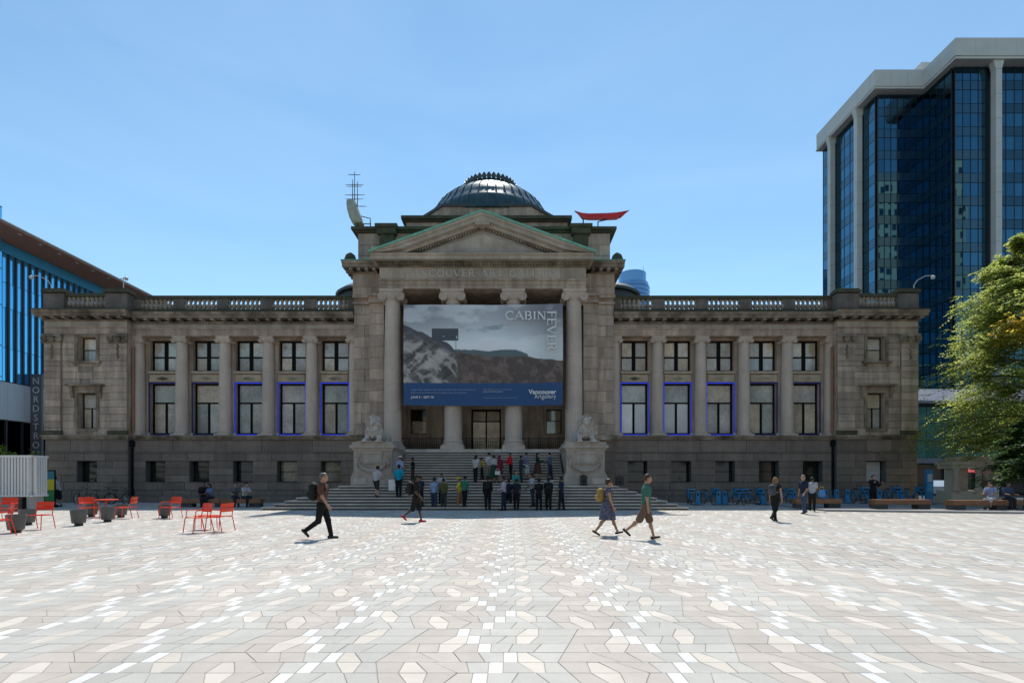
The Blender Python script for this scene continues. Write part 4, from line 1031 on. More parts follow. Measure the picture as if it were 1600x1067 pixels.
# ================================================================== department store on the left
BLUEG = mat('blue_reflective_glass', (.12,.55,.95), .06, metal=.6, rnd=.08); FIN = mat('dark_bronze_fin', (.035,.035,.042), .45)
SOFF = mat('brown_soffit', (.42,.20,.125), .6, noise=.08); PANEL = mat('pale_stone_panel', (.64,.63,.62), .6, rnd=.05, noise=.04)
st_ = thing('department_store', 'blue glass department store with brown roof overhang and dark fins at the left', 'building', (-44.3, 52, 0))
SO = (44.3, -52, 0)
def sp(name, mb, m, parent=None): return obj(name, mb, m, parent or st_, SO)
b = MB(); b.box(-70, -44.6, 44.2, 80, 0, 22.2); sp('wall', b, FIN)
b = MB(); b.box(-70, -41.3, 39, 80, 22.28, 22.42); ro = sp('roof_canopy', b, SOFF)
b = MB(); b.box(-70.1, -41.2, 38.9, 80.1, 22.422, 22.52); sp('roof_edge', b, M['lightgrey'], ro)
for k in range(7):
    b = MB(); D_ = 41.5+1.9*k; b.box(-41.9,-41.7,D_,D_+.2,22.24,22.279); sp('downlight', b, M['white'], ro)
b = MB(); b.box(-44.62, -44.45, 44.25, 80, 21.3, 22.24); sp('glass_band', b, mat('bright_blue_spandrel', (.05,.36,.68), .3, noise=.05))
D_ = 44.5; kk = 0; store_pane = []
while D_ < 62:
    for (za, zb) in ((10.1,13.0),(13.05,16.5),(16.55,18.7),(18.75,21.25)):
        p = MB(); p.box(-44.55, -44.5, D_+.02, D_+.66, za, zb); o = sp('pane', p, BLUEG); o.rotation_euler = (0, rp.uniform(-.001,.001), rp.uniform(-.001,.001))
    f = MB(); f.box(-44.5, -44.34, D_-.065, D_+.065, 10, 21.28); sp('fin', f, FIN); D_ += .68
b = MB(); b.box(-56, -44.02, 34, 44.18, 10, 25.0); cg = sp('corner_glass_box', b, BLUEG)
b = MB()
for z in (10.3, 13, 16.5, 19.6, 22.4, 24.9): b.box(-56.01, -43.99, 33.99, 44.19, z, z+.06)
sp('mullion', b, FIN, cg)
for k in range(12):
    p = MB(); D0 = 36+1.5*k; p.box(-44.75, -44.3, D0+.01, D0+1.49, 6.7, 9.98); sp('stone_panel', p, PANEL)
for k in range(10):
    p = MB(); D0 = 36+1.5*k; p.box(-44.7, -44.6, D0+.05, D0+1.45, 3.6, 6.6); sp('shop_pane', p, mat('shop_glass', (.10,.14,.16), .1)); f = MB(); f.box(-44.72,-44.4,D0-.05,D0+.05,0,6.68); sp('mullion', f, FIN)
b = MB(); b.box(-44.8, -44.2, 36, 54, 2.9, 3.55); sp('canopy_band', b, mat('teal_band', (.08,.25,.28), .4))
b = MB(); b.box(-60, -44.62, 34, 58, 0, 10); sp('podium', b, FIN)
sg = thing('blade_sign', 'tall dark vertical blade sign with pale stacked letters on the store corner', 'sign', (-43.7, 47.2, 2.6))
b = MB(); b.box(-.62, .42, -.1, .1, 0, 8.55); obj('blade', b, mat('sign_charcoal', (.12,.12,.13), .5), sg)
for k, ch in enumerate('NORDSTROM'): sans('letter', ch, .86, (-.1, -.105, 7.62-.84*k), M['offwhite'], sg, 'CENTER', .006)
for z in (1.5, 4.8, 7.4):
    b = MB(); b.box(-.95, -.621, -.06, .06, z, z+.2); obj('bracket', b, FIN, sg)

# ================================================================== office tower on the right
tw = thing('office_tower', 'dark blue glass office tower with pale stone columns and roof band at the right', 'building', (66, 92, 0))
TO = (-66, -92, 0)
def tp(name, mb, m, parent=None): return obj(name, mb, m, parent or tw, TO)
TGL = mat('dark_blue_glass', (.055,.15,.215), .02, metal=1.0, rnd=.12); TSP = mat('dark_blue_spandrel', (.05,.11,.15), .14, metal=.9, rnd=.2)
TST = mat('pale_tower_stone', (.50,.49,.48), .7, noise=.06, nscale=.4); TMU = mat('black_mullion', (.008,.01,.014), .4)
core = MB()
core.box(63.2, 70.5, 88.6, 104, 0, 67.6); core.box(71.3, 140, 82.6, 104, 0, 67.6); tp('core', core, TMU)
FH = 3.72; ntop = 67.6
VIS = []
def curtain(axis, c, a0, a1, nm, z0, z1, deep):
    # glass wall in the plane axis=c ; vision and spandrel bands per floor; nm panes
    sp_ = MB(); mu = MB(); nfl = int((z1-z0)/FH)
    for fl in range(nfl):
        zt = z1-fl*FH
        for k in range(nm):
            a, b_ = a0+(a1-a0)*k/nm, a0+(a1-a0)*(k+1)/nm
            VIS.append((axis, c, a+.04, b_-.04, zt-FH+1.55, zt-.05))
            if axis == 'y': sp_.box(a+.04, b_-.04, c, c+.05, zt-FH+.05, zt-FH+1.48)
            else: sp_.box(c, c+.05, a+.04, b_-.04, zt-FH+.05, zt-FH+1.48)
    for k in range(nm+1):
        a = a0+(a1-a0)*k/nm
        if axis == 'y': mu.box(a-.05, a+.05, c-.05, c+.12, z0, z1)
        else: mu.box(c-.05, c+.12, a-.05, a+.05, z0, z1)
    stuff(tp('spandrel_glass', sp_, TSP)); tp('mullion', mu, TMU)
curtain('y', 88.3, 63.1, 70.9, 7, 10, ntop, 0)          # first front face
curtain('y', 82.3, 71.2, 76.2, 4, 10, ntop, 0); curtain('y', 82.3, 78.0, 100, 16, 10, ntop, 0)
curtain('x', 62.9, 88.7, 103.5, 9, 10, ntop, 0)         # left flank
curtain('x', 70.9, 82.6, 88.2, 4, 10, ntop, 0)          # inner return
VIS.sort(key=lambda v: (-v[5] if v[0] == 'y' and v[2] < 84 else 100-v[5]))
rest = MB()
for i, (ax_, c, a, b_, z0, z1) in enumerate(VIS):
    if i < 300:
        p = MB(); cx, cz = (a+b_)/2, (z0+z1)/2; hw, hh = (b_-a)/2, (z1-z0)/2
        if ax_ == 'y': p.box(-hw, hw, 0, .05, -hh, hh); l = (cx-66, c-92, cz)
        else: p.box(0, .05, -hw, hw, -hh, hh); l = (c-66, cx-92, cz)
        o = link('pane', p.mesh('pane', TGL), tw, l); o.rotation_euler = (rp.uniform(-.004,.004), 0, rp.uniform(-.004,.004))
    elif ax_ == 'y': rest.box(a, b_, c, c+.05, z0, z1)
    else: rest.box(c, c+.05, a, b_, z0, z1)
stuff(tp('pane', rest, TGL))
# roof band (three straight runs) and soffit
for (x0, x1, y0, y1) in ((61.6,62.8,88.2,103.6),(61.6,70.0,87.0,88.2),(69.9,71.0,80.7,87.0),(69.9,140,80.69,82.0)):
    b = MB(); n_ = max(1, round(max(x1-x0, y1-y0)/3.2))
    for k in range(n_):
        if x1-x0 > y1-y0: b.box(x0+(x1-x0)*k/n_+.015, x0+(x1-x0)*(k+1)/n_-.015, y0, y1, 68.1, 70.9)
        else: b.box(x0, x1, y0+(y1-y0)*k/n_+.015, y0+(y1-y0)*(k+1)/n_-.015, 68.1, 70.9)
    tp('roof_band', b, TST)
b = MB(); b.box(61.7, 71, 87.1, 104, 67.75, 68.09); b.box(70, 140, 80.8, 104, 67.7, 68.08); tp('soffit', b, TST)
b = MB(); b.box(72, 86, 90, 103, 70.0, 74.6); b.box(73, 76, 89.6, 90.2, 71.2, 73.8); tp('plant_room', b, TST)
for (x, y) in ((62.3,99.9),(62.3,92.2),(77.1,81.5)):
    p = MB()
    for k in range(17): p.box(x-.48, x+.48, y-.45, y+.45, .02+3.9*k, 3.9*k+3.88)
    p.prism([(x-.48,66.32),(x+.48,66.32),(x+.95,68.09),(x-.95,68.09)], 'y', y-.45, y+.45); tp('column', p, TST)

# round glass tower far behind the right wing
rt_ = thing('round_tower', 'pale blue round glass tower top behind the right wing of the gallery', 'building', (35.2, 150, 0))
RGL = mat('pale_blue_glass', (.22,.40,.62), .08, metal=.6); 
b = MB(); b.lathe([(5.0,0),(5.0,56.5),(4.6,58.0)], n=32); obj('shaft', b, RGL, rt_, smooth=True)
b = MB(); b.lathe([(4.0,57.2),(4.0,61.0),(3.6,61.1)], n=28); obj('crown', b, RGL, rt_, smooth=True)
b = MB(); b.tube([(3.3,0,61),(3.3,0,63.4)], .07, 5); obj('antenna', b, M['lightgrey'], rt_)
b = MB()
for k in range(6): b.lathe([(5.03,50.2+k*1.25),(5.06,50.25+k*1.25),(5.03,50.3+k*1.25)], n=32)
obj('floor_line', b, M['iron'], rt_)

# buildings across the street behind the viewer (they show in the glass)
def block(label, x0, x1, y0, y1, h, m, fl, wn):
    t = thing('street_building', label, 'building', ((x0+x1)/2, y1, 0), group='buildings reflected in the glass')
    b = MB(); b.box(x0-(x0+x1)/2, x1-(x0+x1)/2, y0-y1, 0, 0, h); b.box(x0-(x0+x1)/2-.4, x1-(x0+x1)/2+.4, y0-y1, .4, h, h+1.2); obj('wall', b, m, t)
    wb = MB(); ww = (x1-x0)/wn*.45; wb.box(-ww/2, ww/2, .0, .06, 0, fl*.55); me_ = wb.mesh('window', TSP)
    for f in range(1, int(h/fl)):
        for k in range(wn): link('window', me_, t, ((k+.5)/wn*(x1-x0)-(x1-x0)/2, .0, f*fl+.8))
CRM = mat('cream_render', (.55,.48,.37), .8, noise=.08, nscale=.2); GRY = mat('grey_render', (.34,.34,.34), .8, noise=.08, nscale=.2)
block('cream masonry block across the street, reflected in the gallery windows', -34, 6, -66, -42, 44, CRM, 3.6, 10)
block('grey office block across the street, reflected in the right wing windows', 16, 52, -66, -44, 30, GRY, 3.7, 9)
block('long grey terrace across the street, left of the cream block', -150, -40, -70, -46, 26, GRY, 3.7, 22)
block('brown terrace across the street, right of the grey office block', 56, 140, -70, -45, 24, mat('brown_render', (.24,.19,.15), .8), 3.7, 18)
block('tall cream tower across the street, reflected in the dark glass tower', 150, 186, -76, -46, 132, CRM, 5.0, 9)

# low glass building with grey roof and shops in the right background
gb = thing('glass_pavilion', 'teal glass pavilion with sloping grey roof behind the trees at the right', 'building', (44, 50, 0))
TEAL = mat('teal_glass', (.03,.17,.18), .06, metal=.5, rnd=.15); GRF = mat('grey_roof', (.15,.165,.20), .5, noise=.06)
for k in range(10):
    for (za, zb) in ((3.6,5.2),(5.25,6.9),(6.95,8.6)):
        p = MB(); p.box(-5+1.5*k, -3.55+1.5*k, 0, .06, za, zb); obj('pane', p, TEAL, gb)
b = MB(); b.box(-5.2, 12, .1, 9, 0, 9.0); obj('wall', b, M['concrete'], gb)
b = MB(); b.prism([(-1.4,8.7),(-1.4,8.95),(6.5,11.4),(6.5,11.1)], 'x', -5.8, 14); obj('roof', b, GRF, gb)
b = MB(); b.box(-5.3, 12, -1.2, 0, 3.0, 3.5); obj('fascia', b, GRF, gb)
for k in range(5):
    p = MB(); p.box(-4.8+3*k, -2.2+3*k, -.05, .05, .1, 2.9); obj('shop_window', p, PANES[3], gb)
for k, (X, D) in enumerate(((1508,44),(1530,44))):
    um = thing('cafe_umbrella', 'small red cafe umbrella behind the stone memorial, ' + ('nearer the gallery' if k == 0 else 'nearer the big tree'), 'umbrella', (PX(X,D), D, 0), group='red umbrellas')
    b = MB(); b.lathe([(.95,2.0),(.9,2.1),(.02,2.45)], n=8); obj('canopy', b, mat('red_canvas', (.5,.03,.04), .7), um); b = MB(); b.tube([(0,0,0),(0,0,2.4)], .03, 6); obj('pole', b, M['lightgrey'], um)
    b = MB(); b.lathe([(.25,0),(.25,.06),(.05,.1)], n=10); obj('base', b, M['concrete'], um)
# parked car beyond the corner
cr = thing('parked_car', 'white and pale blue hatchback on the street beyond the gallery corner', 'car', (PX(1470,44), 44, -.05), rz=R(52))
CARP = mat('pale_blue_paint', (.45,.55,.62), .3, coat=.5)
b = MB(); b.prism([(-2.0,.35),(2.0,.35),(2.05,.75),(1.25,.92),(.55,1.42),(-1.3,1.45),(-1.95,.95)], 'y', -.82, .82); obj('body', b, CARP, cr)
for s in (-1, 1):
    b = MB(); b.prism([(1.1,.94),(.52,1.36),(-.25,1.38),(-.25,.94)], 'y', s*.83-.005, s*.83+.005); obj('side_window', b, PANES[3], cr)
    b = MB(); b.prism([(-.32,.94),(-.32,1.38),(-1.2,1.38),(-1.7,.96)], 'y', s*.83-.005, s*.83+.005); obj('side_window', b, PANES[3], cr)
    for x in (-1.25, 1.3):
        b = MB(); b.lathe([(.2,-.1),(.32,-.1),(.33,0),(.32,.1),(.2,.1)], n=18); b.xf(Matrix.Translation((x, s*.75, .33)) @ Matrix.Rotation(R(90),4,'X')); wo = obj('wheel', b, M['rubber'], cr)
        b = MB(); b.lathe([(.0,-.09),(.2,-.09),(.2,.09),(0,.09)], n=12); b.xf(Matrix.Translation((x, s*.77, .33)) @ Matrix.Rotation(R(90),4,'X')); obj('rim', b, M['silver'], wo)
    b = MB(); b.box(1.93, 2.04, s*.6-.16, s*.6+.16, .62, .76); obj('headlight', b, M['white'], cr)

# ================================================================== raised kerb at right, memorial
kb_ = MB(); kb_.prism([(PX(1290,24.7),24.7),(34,20.4),(60,18),(60,34),(PX(1290,24.7),33)], 'z', 0.004, .09)
struct(obj('kerb', kb_, mat('kerb_stone', (.26,.255,.25), .85, noise=.15, nscale=1)))
MEM = mat('memorial_stone', (.55,.47,.36), .85, noise=.15, nscale=1.5)
mm_ = thing('stone_memorial', 'weathered stone memorial with short columns under a slab roof beside the big tree', 'memorial', (PX(1511,31), 31, .09))
b = MB(); b.prism([(x*1.0, y*.8) for x, y in chamfer(1.5, .8)], 'z', 0, .35); b.prism([(x, y*.8) for x, y in chamfer(1.4, .7)], 'z', .35, .75); obj('base', b, MEM, mm_)
b = MB(); b.box(-1.1, -.25, -.35, .35, .75, 2.1); obj('pier', b, MEM, mm_)
for (x, y) in ((-1.25,-.7),(-.0,-.75),(.55,-.7),(1.15,-.55),(1.15,.5)):
    b = MB(); b.lathe([(.2,.75),(.2,.85),(.15,.9),(.14,1.9),(.2,1.98),(.2,2.1)], c=(x,y,0), n=12); obj('column', b, MEM, mm_, smooth=True)
b = MB(); b.prism([(x, y*.8) for x, y in chamfer(1.35, .7)], 'z', 2.1, 2.3); b.prism([(x, y*.8) for x, y in chamfer(1.45, .8)], 'z', 2.301, 2.5); b.prism([(x, y*.8) for x, y in chamfer(1.0, .5)], 'z', 2.501, 2.8); obj('roof_slab', b, MEM, mm_)

# ================================================================== trees
def leafmat(name, c1, c2):
    m = bpy.data.materials.new(name); m.use_nodes = True; nt = m.node_tree; L = nt.links.new
    for n_ in list(nt.nodes): nt.nodes.remove(n_)
    out = _n(nt, 'ShaderNodeOutputMaterial'); geo = _n(nt, 'ShaderNodeNewGeometry')
    mx = _n(nt, 'ShaderNodeMix', data_type='RGBA'); mx.inputs[6].default_value = (*c1,1); mx.inputs[7].default_value = (*c2,1)
    L(geo.outputs['Random Per Island'], mx.inputs[0])
    d = _n(nt, 'ShaderNodeBsdfDiffuse'); t = _n(nt, 'ShaderNodeBsdfTranslucent'); g_ = _n(nt, 'ShaderNodeBsdfGlossy'); g_.inputs['Roughness'].default_value = .45
    g_.inputs['Color'].default_value = (.5,.5,.5,1)
    L(mx.outputs[2], d.inputs[0])
    hs = _n(nt, 'ShaderNodeHueSaturation'); hs.inputs['Value'].default_value = 3.0; hs.inputs['Saturation'].default_value = .95; L(mx.outputs[2], hs.inputs['Color']); L(hs.outputs[0], t.inputs[0])
    a = _n(nt, 'ShaderNodeMixShader'); a.inputs[0].default_value = .66; L(d.outputs[0], a.inputs[1]); L(t.outputs[0], a.inputs[2])
    b = _n(nt, 'ShaderNodeMixShader'); b.inputs[0].default_value = .05; L(a.outputs[0], b.inputs[1]); L(g_.outputs[0], b.inputs[2]); L(b.outputs[0], out.inputs[0])
    return m
BARK = mat('bark', (.06,.05,.04), .9, noise=.3, nscale=6, bump=.5)
def make_tree(label, loc, H, Rw, z_low, nsprays, c1, c2, seed, leaf=.11, shape=1.0, yellow=None):
    t = thing('deciduous_tree', label, 'tree', loc); r = random.Random(seed)
    tk = MB(); tk.tube([(0,0,-.1),(.05,0,H*.15),(-.05,.08,H*.4),(.06,0,H*.7),(0,0,H*.95)], [H*.021,H*.017,H*.013,H*.007,.02], 9)
    tips = []; lm = MB()
    nb = int(38*shape)
    for i in range(nb):
        f = (i+.5)/nb; zb = z_low+(H*.93-z_low)*f; prof_ = (1-f)**.62*(.78+.22*min(1,f*6))
        L_ = Rw*max(.16, prof_)*r.uniform(.75,1.1); a = i*2.399+r.uniform(-.4,.4)
        up = .15+.55*f; base = Vector((0,0,max(.12*H, zb-L_*up*.75))); pts = [base]
        for k in range(1, 6):
            q_ = k/5; pts.append(base+Vector((math.cos(a)*L_*q_, math.sin(a)*L_*q_, L_*(up*q_-.28*q_*q_)))+Vector((r.uniform(-.12,.12),r.uniform(-.12,.12),r.uniform(-.1,.1)))*L_*.25*q_)
        lm.tube(pts, [.055*(H/14)*(1-.9*k/5)+.006 for k in range(6)], 5)
        for k in range(2, 6):
            for w_ in range(3): tips.append((pts[k], a+r.uniform(-.9,.9), L_*.34, r.random()))
            side = a+r.choice((-1,1))*r.uniform(.5,1.1); e = pts[k]+Vector((math.cos(side),math.sin(side),r.uniform(-.05,.25)))*L_*.33
            lm.tube([pts[k], (pts[k]+e)/2+Vector((0,0,.06)), e], [.018,.012,.005], 4); tips += [(e, side, L_*.3, r.random()), ((pts[k]+e)/2, side, L_*.3, r.random())]
    obj('trunk', tk, BARK, t); obj('limb', lm, BARK, t)
    V = []; Fc = []; MI = []
    for i in range(nsprays):
        p, a, ext, rv = tips[r.randrange(len(tips))]
        a = a+r.gauss(0,.6); c = p+Vector((r.gauss(0,.30),r.gauss(0,.34),r.gauss(0,.36)))*ext
        dirv = Vector((math.cos(a),math.sin(a),r.uniform(-.7,.35))); sidev = Vector((-math.sin(a),math.cos(a),r.uniform(-.25,.25)))
        ln = ext*r.uniform(.35,.65)+.12
        for k in range(9):
            q_ = k/8; s_ = (-1 if k % 2 else 1); lc = c+dirv*ln*q_+Vector((0,0,-.12*ln*q_*q_))
            d2 = (dirv*.6+sidev*s_*.9*(1-.3*q_)+Vector((r.uniform(-.25,.25),r.uniform(-.25,.25),r.uniform(-.45,.2)))).normalized()
            n2 = d2.cross(Vector((r.uniform(-.5,.5),r.uniform(-.5,.5),1))).normalized(); l = leaf*r.uniform(.75,1.3)
            b_ = len(V); V += [lc, lc+d2*l*.5+n2*l*.33, lc+d2*l, lc+d2*l*.5-n2*l*.33]; Fc.append((b_,b_+1,b_+2,b_+3))
            MI.append(1 if (yellow and yellow(c) ) else 0)
    me = bpy.data.meshes.new('crown'); me.from_pydata(V, [], Fc); me.materials.append(leafmat('leaf', c1, c2)); me.materials.append(leafmat('leaf_yellow', (.26,.22,.02),(.34,.22,.02)))
    me.polygons.foreach_set('material_index', MI); me.update()
    link('crown', me, t); return t
make_tree('large leafy yellow-green tree at the right edge of the plaza', (PX(1618,28.5), 28.5, .09), 16.8, 4.7, 3.7, 14500, (.095,.125,.022), (.21,.22,.05), 5, leaf=.14, shape=1.7,
    yellow=lambda c: (abs(c.z-9.6) < .7 and c.x > -3.2 and c.y < -.5) )
make_tree('smaller dark green tree in front of the big tree at the right edge', (PX(1602,25.5), 25.5, .09), 4.9, 1.55, 1.4, 2600, (.022,.05,.014), (.05,.085,.02), 9, leaf=.11, shape=.6)
for k, (X, D, H_, lab) in enumerate(((4,31,3.9,'small bush of bright leaves above the left end of the white slatted kiosk'),(58,30,3.4,'small bush of bright leaves above the right end of the white slatted kiosk'))):
    make_tree(lab, (PX(X,D), D, 0), H_, .8, 1.5, 220, (.08,.13,.02), (.16,.20,.03), 20+k, leaf=.11, shape=.3)
# ================================================================== street furniture
def make_chair(arms):
    t = link('garden_chair', None)
    for k in range(6):
        b = MB(); y = -.21+.068*k; z = .455-.02*math.sin(k/5*PI); b.box(-.23,.23,y,y+.056,z,z+.012); obj('seat_slat', b, M['red'], t)
    for (za, zb) in ((.60,.70),(.715,.86)):
        b = MB(); n = 6
        for i in range(n):
            x0, x1 = -.24+.48*i/n, -.24+.48*(i+1)/n; f = lambda x: .235+.04*(za-.45)*2-.03*(1-(x/.24)**2)*-1
            b.add([(x0,f(x0),za),(x1,f(x1),za),(x1,f(x1)+.05,zb),(x0,f(x0)+.05,zb),(x0,f(x0)+.014,za),(x1,f(x1)+.014,za),(x1,f(x1)+.064,zb),(x0,f(x0)+.064,zb)], [(0,1,2,3),(7,6,5,4),(0,4,5,1),(1,5,6,2),(2,6,7,3),(3,7,4,0)])
        obj('back_slat', b, M['red'], t)
    for s in (-1, 1):
        b = MB(); b.tube([(s*.235,-.22,.45),(s*.245,-.235,.40),(s*.26,-.28,0)], .0135, 6); obj('leg', b, M['red'], t)
        b = MB(); b.tube([(s*.235,.30,.84),(s*.235,.235,.46),(s*.245,.25,.40),(s*.255,.34,0)], .0135, 6); obj('leg', b, M['red'], t)
        b = MB(); b.tube([(s*.235,-.22,.445),(s*.235,.235,.445)], .013, 6); obj('seat_rail', b, M['red'], t)
        if arms:
            b = MB(); b.tube([(s*.245,-.20,.45),(s*.25,-.19,.64),(s*.25,-.14,.665),(s*.245,.25,.66)], .013, 6); obj('arm_rest', b, M['red'], t)
    return t
CH = {True: make_chair(True), False: make_chair(False)}; used = set()
for (X, Y, rz, arm, lab) in [
    (-4,837,-35,True,'red metal armchair cut off by the left edge, in front of the planters'), (9,813,20,True,'red metal armchair at the left edge, behind the nearest one'),
    (60,827,8,False,'red metal chair without arms beside the two planters at far left'), (139,811,55,True,'red metal armchair at the left of the small red table'),
    (197,810,-78,False,'red metal chair at the right of the small red table'), (266,810,-14,True,'red metal armchair behind the lone planter near the wall bench'),
    (309,832,-30,True,'red metal armchair, left of the close pair nearest the stair'), (343,830,-105,True,'red metal armchair, right of the close pair nearest the stair')]:
    o = CH[arm] if arm not in used else copy_tree(CH[arm]); used.add(arm)
    D = GD(Y); o.location = (PX(X,D), D, 0.001); o.rotation_euler = (0,0,R(rz)); tag(o, lab, 'chair', 'red garden chairs')
tb = thing('garden_table', 'small round red metal table between two red chairs', 'table', (PX(166,21.3), 21.3, 0))
b = MB(); b.lathe([(.40,.70),(.41,.715),(.40,.73),(0.01,.731)], n=24); obj('table_top', b, M['red'], tb)
for k in range(3):
    a = 2*PI*k/3+.5; b = MB(); b.tube([(math.cos(a)*.06,math.sin(a)*.06,.70),(-math.cos(a)*.05,-math.sin(a)*.05,.38),(math.cos(a)*.3,math.sin(a)*.3,0)], .012, 6); obj('leg', b, M['red'], tb)
tb2 = thing('garden_table', 'small folded-leg red table standing behind the close pair of armchairs', 'table', (PX(322,GD(827)), GD(827), 0))
b = MB(); b.box(-.28,.28,-.2,.2,.43,.45); obj('table_top', b, M['red'], tb2)
for (x, y) in ((-.24,-.16),(.24,-.16),(-.24,.16),(.24,.16)): b = MB(); b.tube([(x,y,.43),(x*1.05,y*1.05,0)], .013, 6); obj('leg', b, M['red'], tb2)
def make_planter():
    t = link('planter', None)
    b = MB(); b.lathe([(.12,0),(.12,.09)], n=16); obj('foot', b, M['black'], t)
    b = MB(); b.lathe([(.13,.09),(.185,.09),(.195,.11),(.24,.52),(.24,.54),(.218,.54),(.208,.47),(.0,.465)], n=28); obj('tub', b, M['planter'], t, smooth=True)
    b = MB(); b.lathe([(.212,.485),(.16,.495),(0.01,.50)], n=20); obj('soil', b, M['lightgrey'], t); return t
pl_ = make_planter(); first = True
for (X, Y, lab) in [(25,832,'charcoal tub planter nearest the left edge, among the red chairs'), (43,820,'charcoal tub planter behind the armless red chair at far left'), (123,821,'charcoal tub planter standing alone in front of the red table group'),
    (168,815,'charcoal tub planter right in front of the small red table'), (143,807,'charcoal tub planter half hidden behind the left table chair'), (189,808,'charcoal tub planter half hidden behind the right table chair'), (257,809,'charcoal tub planter in front of the red armchair near the wall bench')]:
    o = pl_ if first else copy_tree(pl_); first = False; D = GD(Y); o.location = (PX(X,D), D, 0.001); o.rotation_euler = (0,0,rp.uniform(0,6)); tag(o, lab, 'planter', 'charcoal planters')
def bench(label, x0, x1, D, z, dep=.55):
    t = thing('timber_bench', label, 'bench', ((x0+x1)/2, D, z), group='timber benches'); L_ = x1-x0
    for k in range(4):
        n = max(1, round(L_/2.2))
        for j in range(n):
            b = MB(); y = -dep/2+dep*k/4; a, c = -L_/2+L_*j/n, -L_/2+L_*(j+1)/n; b.bbox(a+.01, c-.01, y+.008, y+dep/4-.008, .22, .46, .012); obj('plank', b, M['wood'], t)
    n = max(2, round(L_/2.2)+1)
    for j in range(n):
        b = MB(); x = -L_/2+.35+(L_-.7)*j/(n-1); b.box(x-.3, x+.3, -dep/2+.06, dep/2-.06, 0, .219); obj('support', b, M['concrete'], t)
bench('long low timber bench against the left wing wall with two seated pairs', PX(285,28.4), PX(410,28.4), 28.4, 0)
bench('timber bench in front of the blue bicycles, left of the right pavilion', PX(1240,26.2), PX(1311,26.2), 26.2, .09)
bench('timber bench in front of the right end pavilion', PX(1362,25.3), PX(1450,25.3), 25.3, .09)
bench('long timber bench under the tree at the right edge', PX(1482,24.6), PX(1640,24.6), 24.6, .09)

# bicycles
def make_bike(col, share):
    t = link('bicycle', None)
    for y, nm in ((.52,'wheel'),(-.52,'wheel')):
        b = MB(); b.tube([(0, y+.32*math.cos(a), .33+.32*math.sin(a)) for a in [2*PI*i/24 for i in range(25)]], .022, 6, cap=False); wo = obj('wheel', b, M['rubber'], t)
        b = MB()
        for i in range(10): a = 2*PI*i/10; b.tube([(0,y,.33),(0,y+.31*math.cos(a),.33+.31*math.sin(a))], .004, 3)
        b.tube([(-.05,y,.33),(.05,y,.33)], .03, 8); obj('spokes', b, M['silver'], wo)
        if share:
            b = MB(); b.tube([(0,y+.365*math.cos(a),.33+.365*math.sin(a)) for a in [PI*i/12 for i in range(13)]], .035, 5); obj('mudguard', b, col, t)
    b = MB(); r_ = .032 if share else .018
    b.tube([(0,-.48,.75),(0,-.1,.36),(0,.15,.34)], r_, 6); b.tube([(0,.15,.30),(0,.28,.82)], r_, 6); b.tube([(0,.15,.34),(0,.52,.33),(0,.24,.66)], r_*.7, 6); b.tube([(0,-.44,.98),(0,-.47,.72),(0,-.52,.33)], r_*.8, 6); obj('frame', b, col, t)
    b = MB(); b.tube([(-.28,-.34,1.03),(-.14,-.44,1.02),(0,-.45,.98),(.14,-.44,1.02),(.28,-.34,1.03)], .014, 6); obj('handlebar', b, M['black'], t)
    b = MB(); b.prism([(-.09,.40),(.09,.40),(.05,.18),(.02,.08),(-.02,.08),(-.05,.18)], 'z', .83, .89); obj('saddle', b, M['black'], t)
    if share:
        b = MB(); b.prism([(-.17,.72),(.17,.72),(.22,.98),(-.22,.98)], 'y', -.82, -.52); obj('basket', b, col, t)
        b = MB(); b.box(-.16,.16,-.828,-.822,.78,.90); obj('basket_label', b, M['black'], t)
    b = MB(); b.tube([(-.09,.15,.2),(-.02,.15,.33),(.02,.15,.33),(.09,.15,.46)], .014, 5); obj('pedal', b, M['black'], t)
    return t
bk = make_bike(M['bikeblue'], True); first = True
ordn = ['first','second','third','fourth','fifth','sixth','seventh','eighth','ninth','tenth','eleventh','twelfth','thirteenth']
BX = [1077,1107,1142,1157,1176,1226,1341,1391,1423]
for i, X in enumerate(BX):
    o = bk if first else copy_tree(bk); first = False; D = 31.2+rp.uniform(-.15,.15)
    o.location = (PX(X,D), D, .002 if X < 1290 else .092); o.rotation_euler = (0,0,R(rp.uniform(-16,16))); tag(o, 'blue rental bicycle docked along the right wing, %s from the stair' % ordn[i], 'bicycle', 'blue rental bicycles')
dk = link('bicycle_dock', None)
b = MB(); b.prism([(-.14,0),(.14,0),(.10,.78),(.06,.84),(-.06,.84),(-.10,.78)], 'y', -.08, .08); obj('post', b, M['bikeblue'], dk)
b = MB(); b.box(-.05,.05,-.09,-.081,.55,.72); obj('slot', b, M['black'], dk)
b = MB(); b.box(-.3,.3,-.35,.35,0,.03); obj('base_plate', b, M['concrete'], dk)
first = True
for i, X in enumerate([1090,1122,1131,1192,1240,1290,1307,1324,1357,1373,1408]):
    o = dk if first else copy_tree(dk); first = False; D = 30.5; o.location = (PX(X,D), D, .002 if X < 1290 else .092); o.rotation_euler = (0,0,R(rp.uniform(-20,20))); tag(o, 'empty blue bicycle dock along the right wing, %s from the stair' % ordn[i], 'bicycle dock', 'blue bicycle docks')
bb = make_bike(mat('black_bike', (.012,.012,.014), .5), False); first = True
for X, rz, lab in ((128,70,'black bicycle leaning near the left pavilion, nearest the white kiosk'),(158,95,'black bicycle parked at the left pavilion wall behind the red table'),(186,80,'black bicycle parked at the left pavilion corner near the downpipe')):
    o = bb if first else copy_tree(bb); first = False; D = 31.5; o.location = (PX(X,D), D, .002); o.rotation_euler = (0,0,R(rz)); tag(o, lab, 'bicycle', 'dark bicycles at the left pavilion')

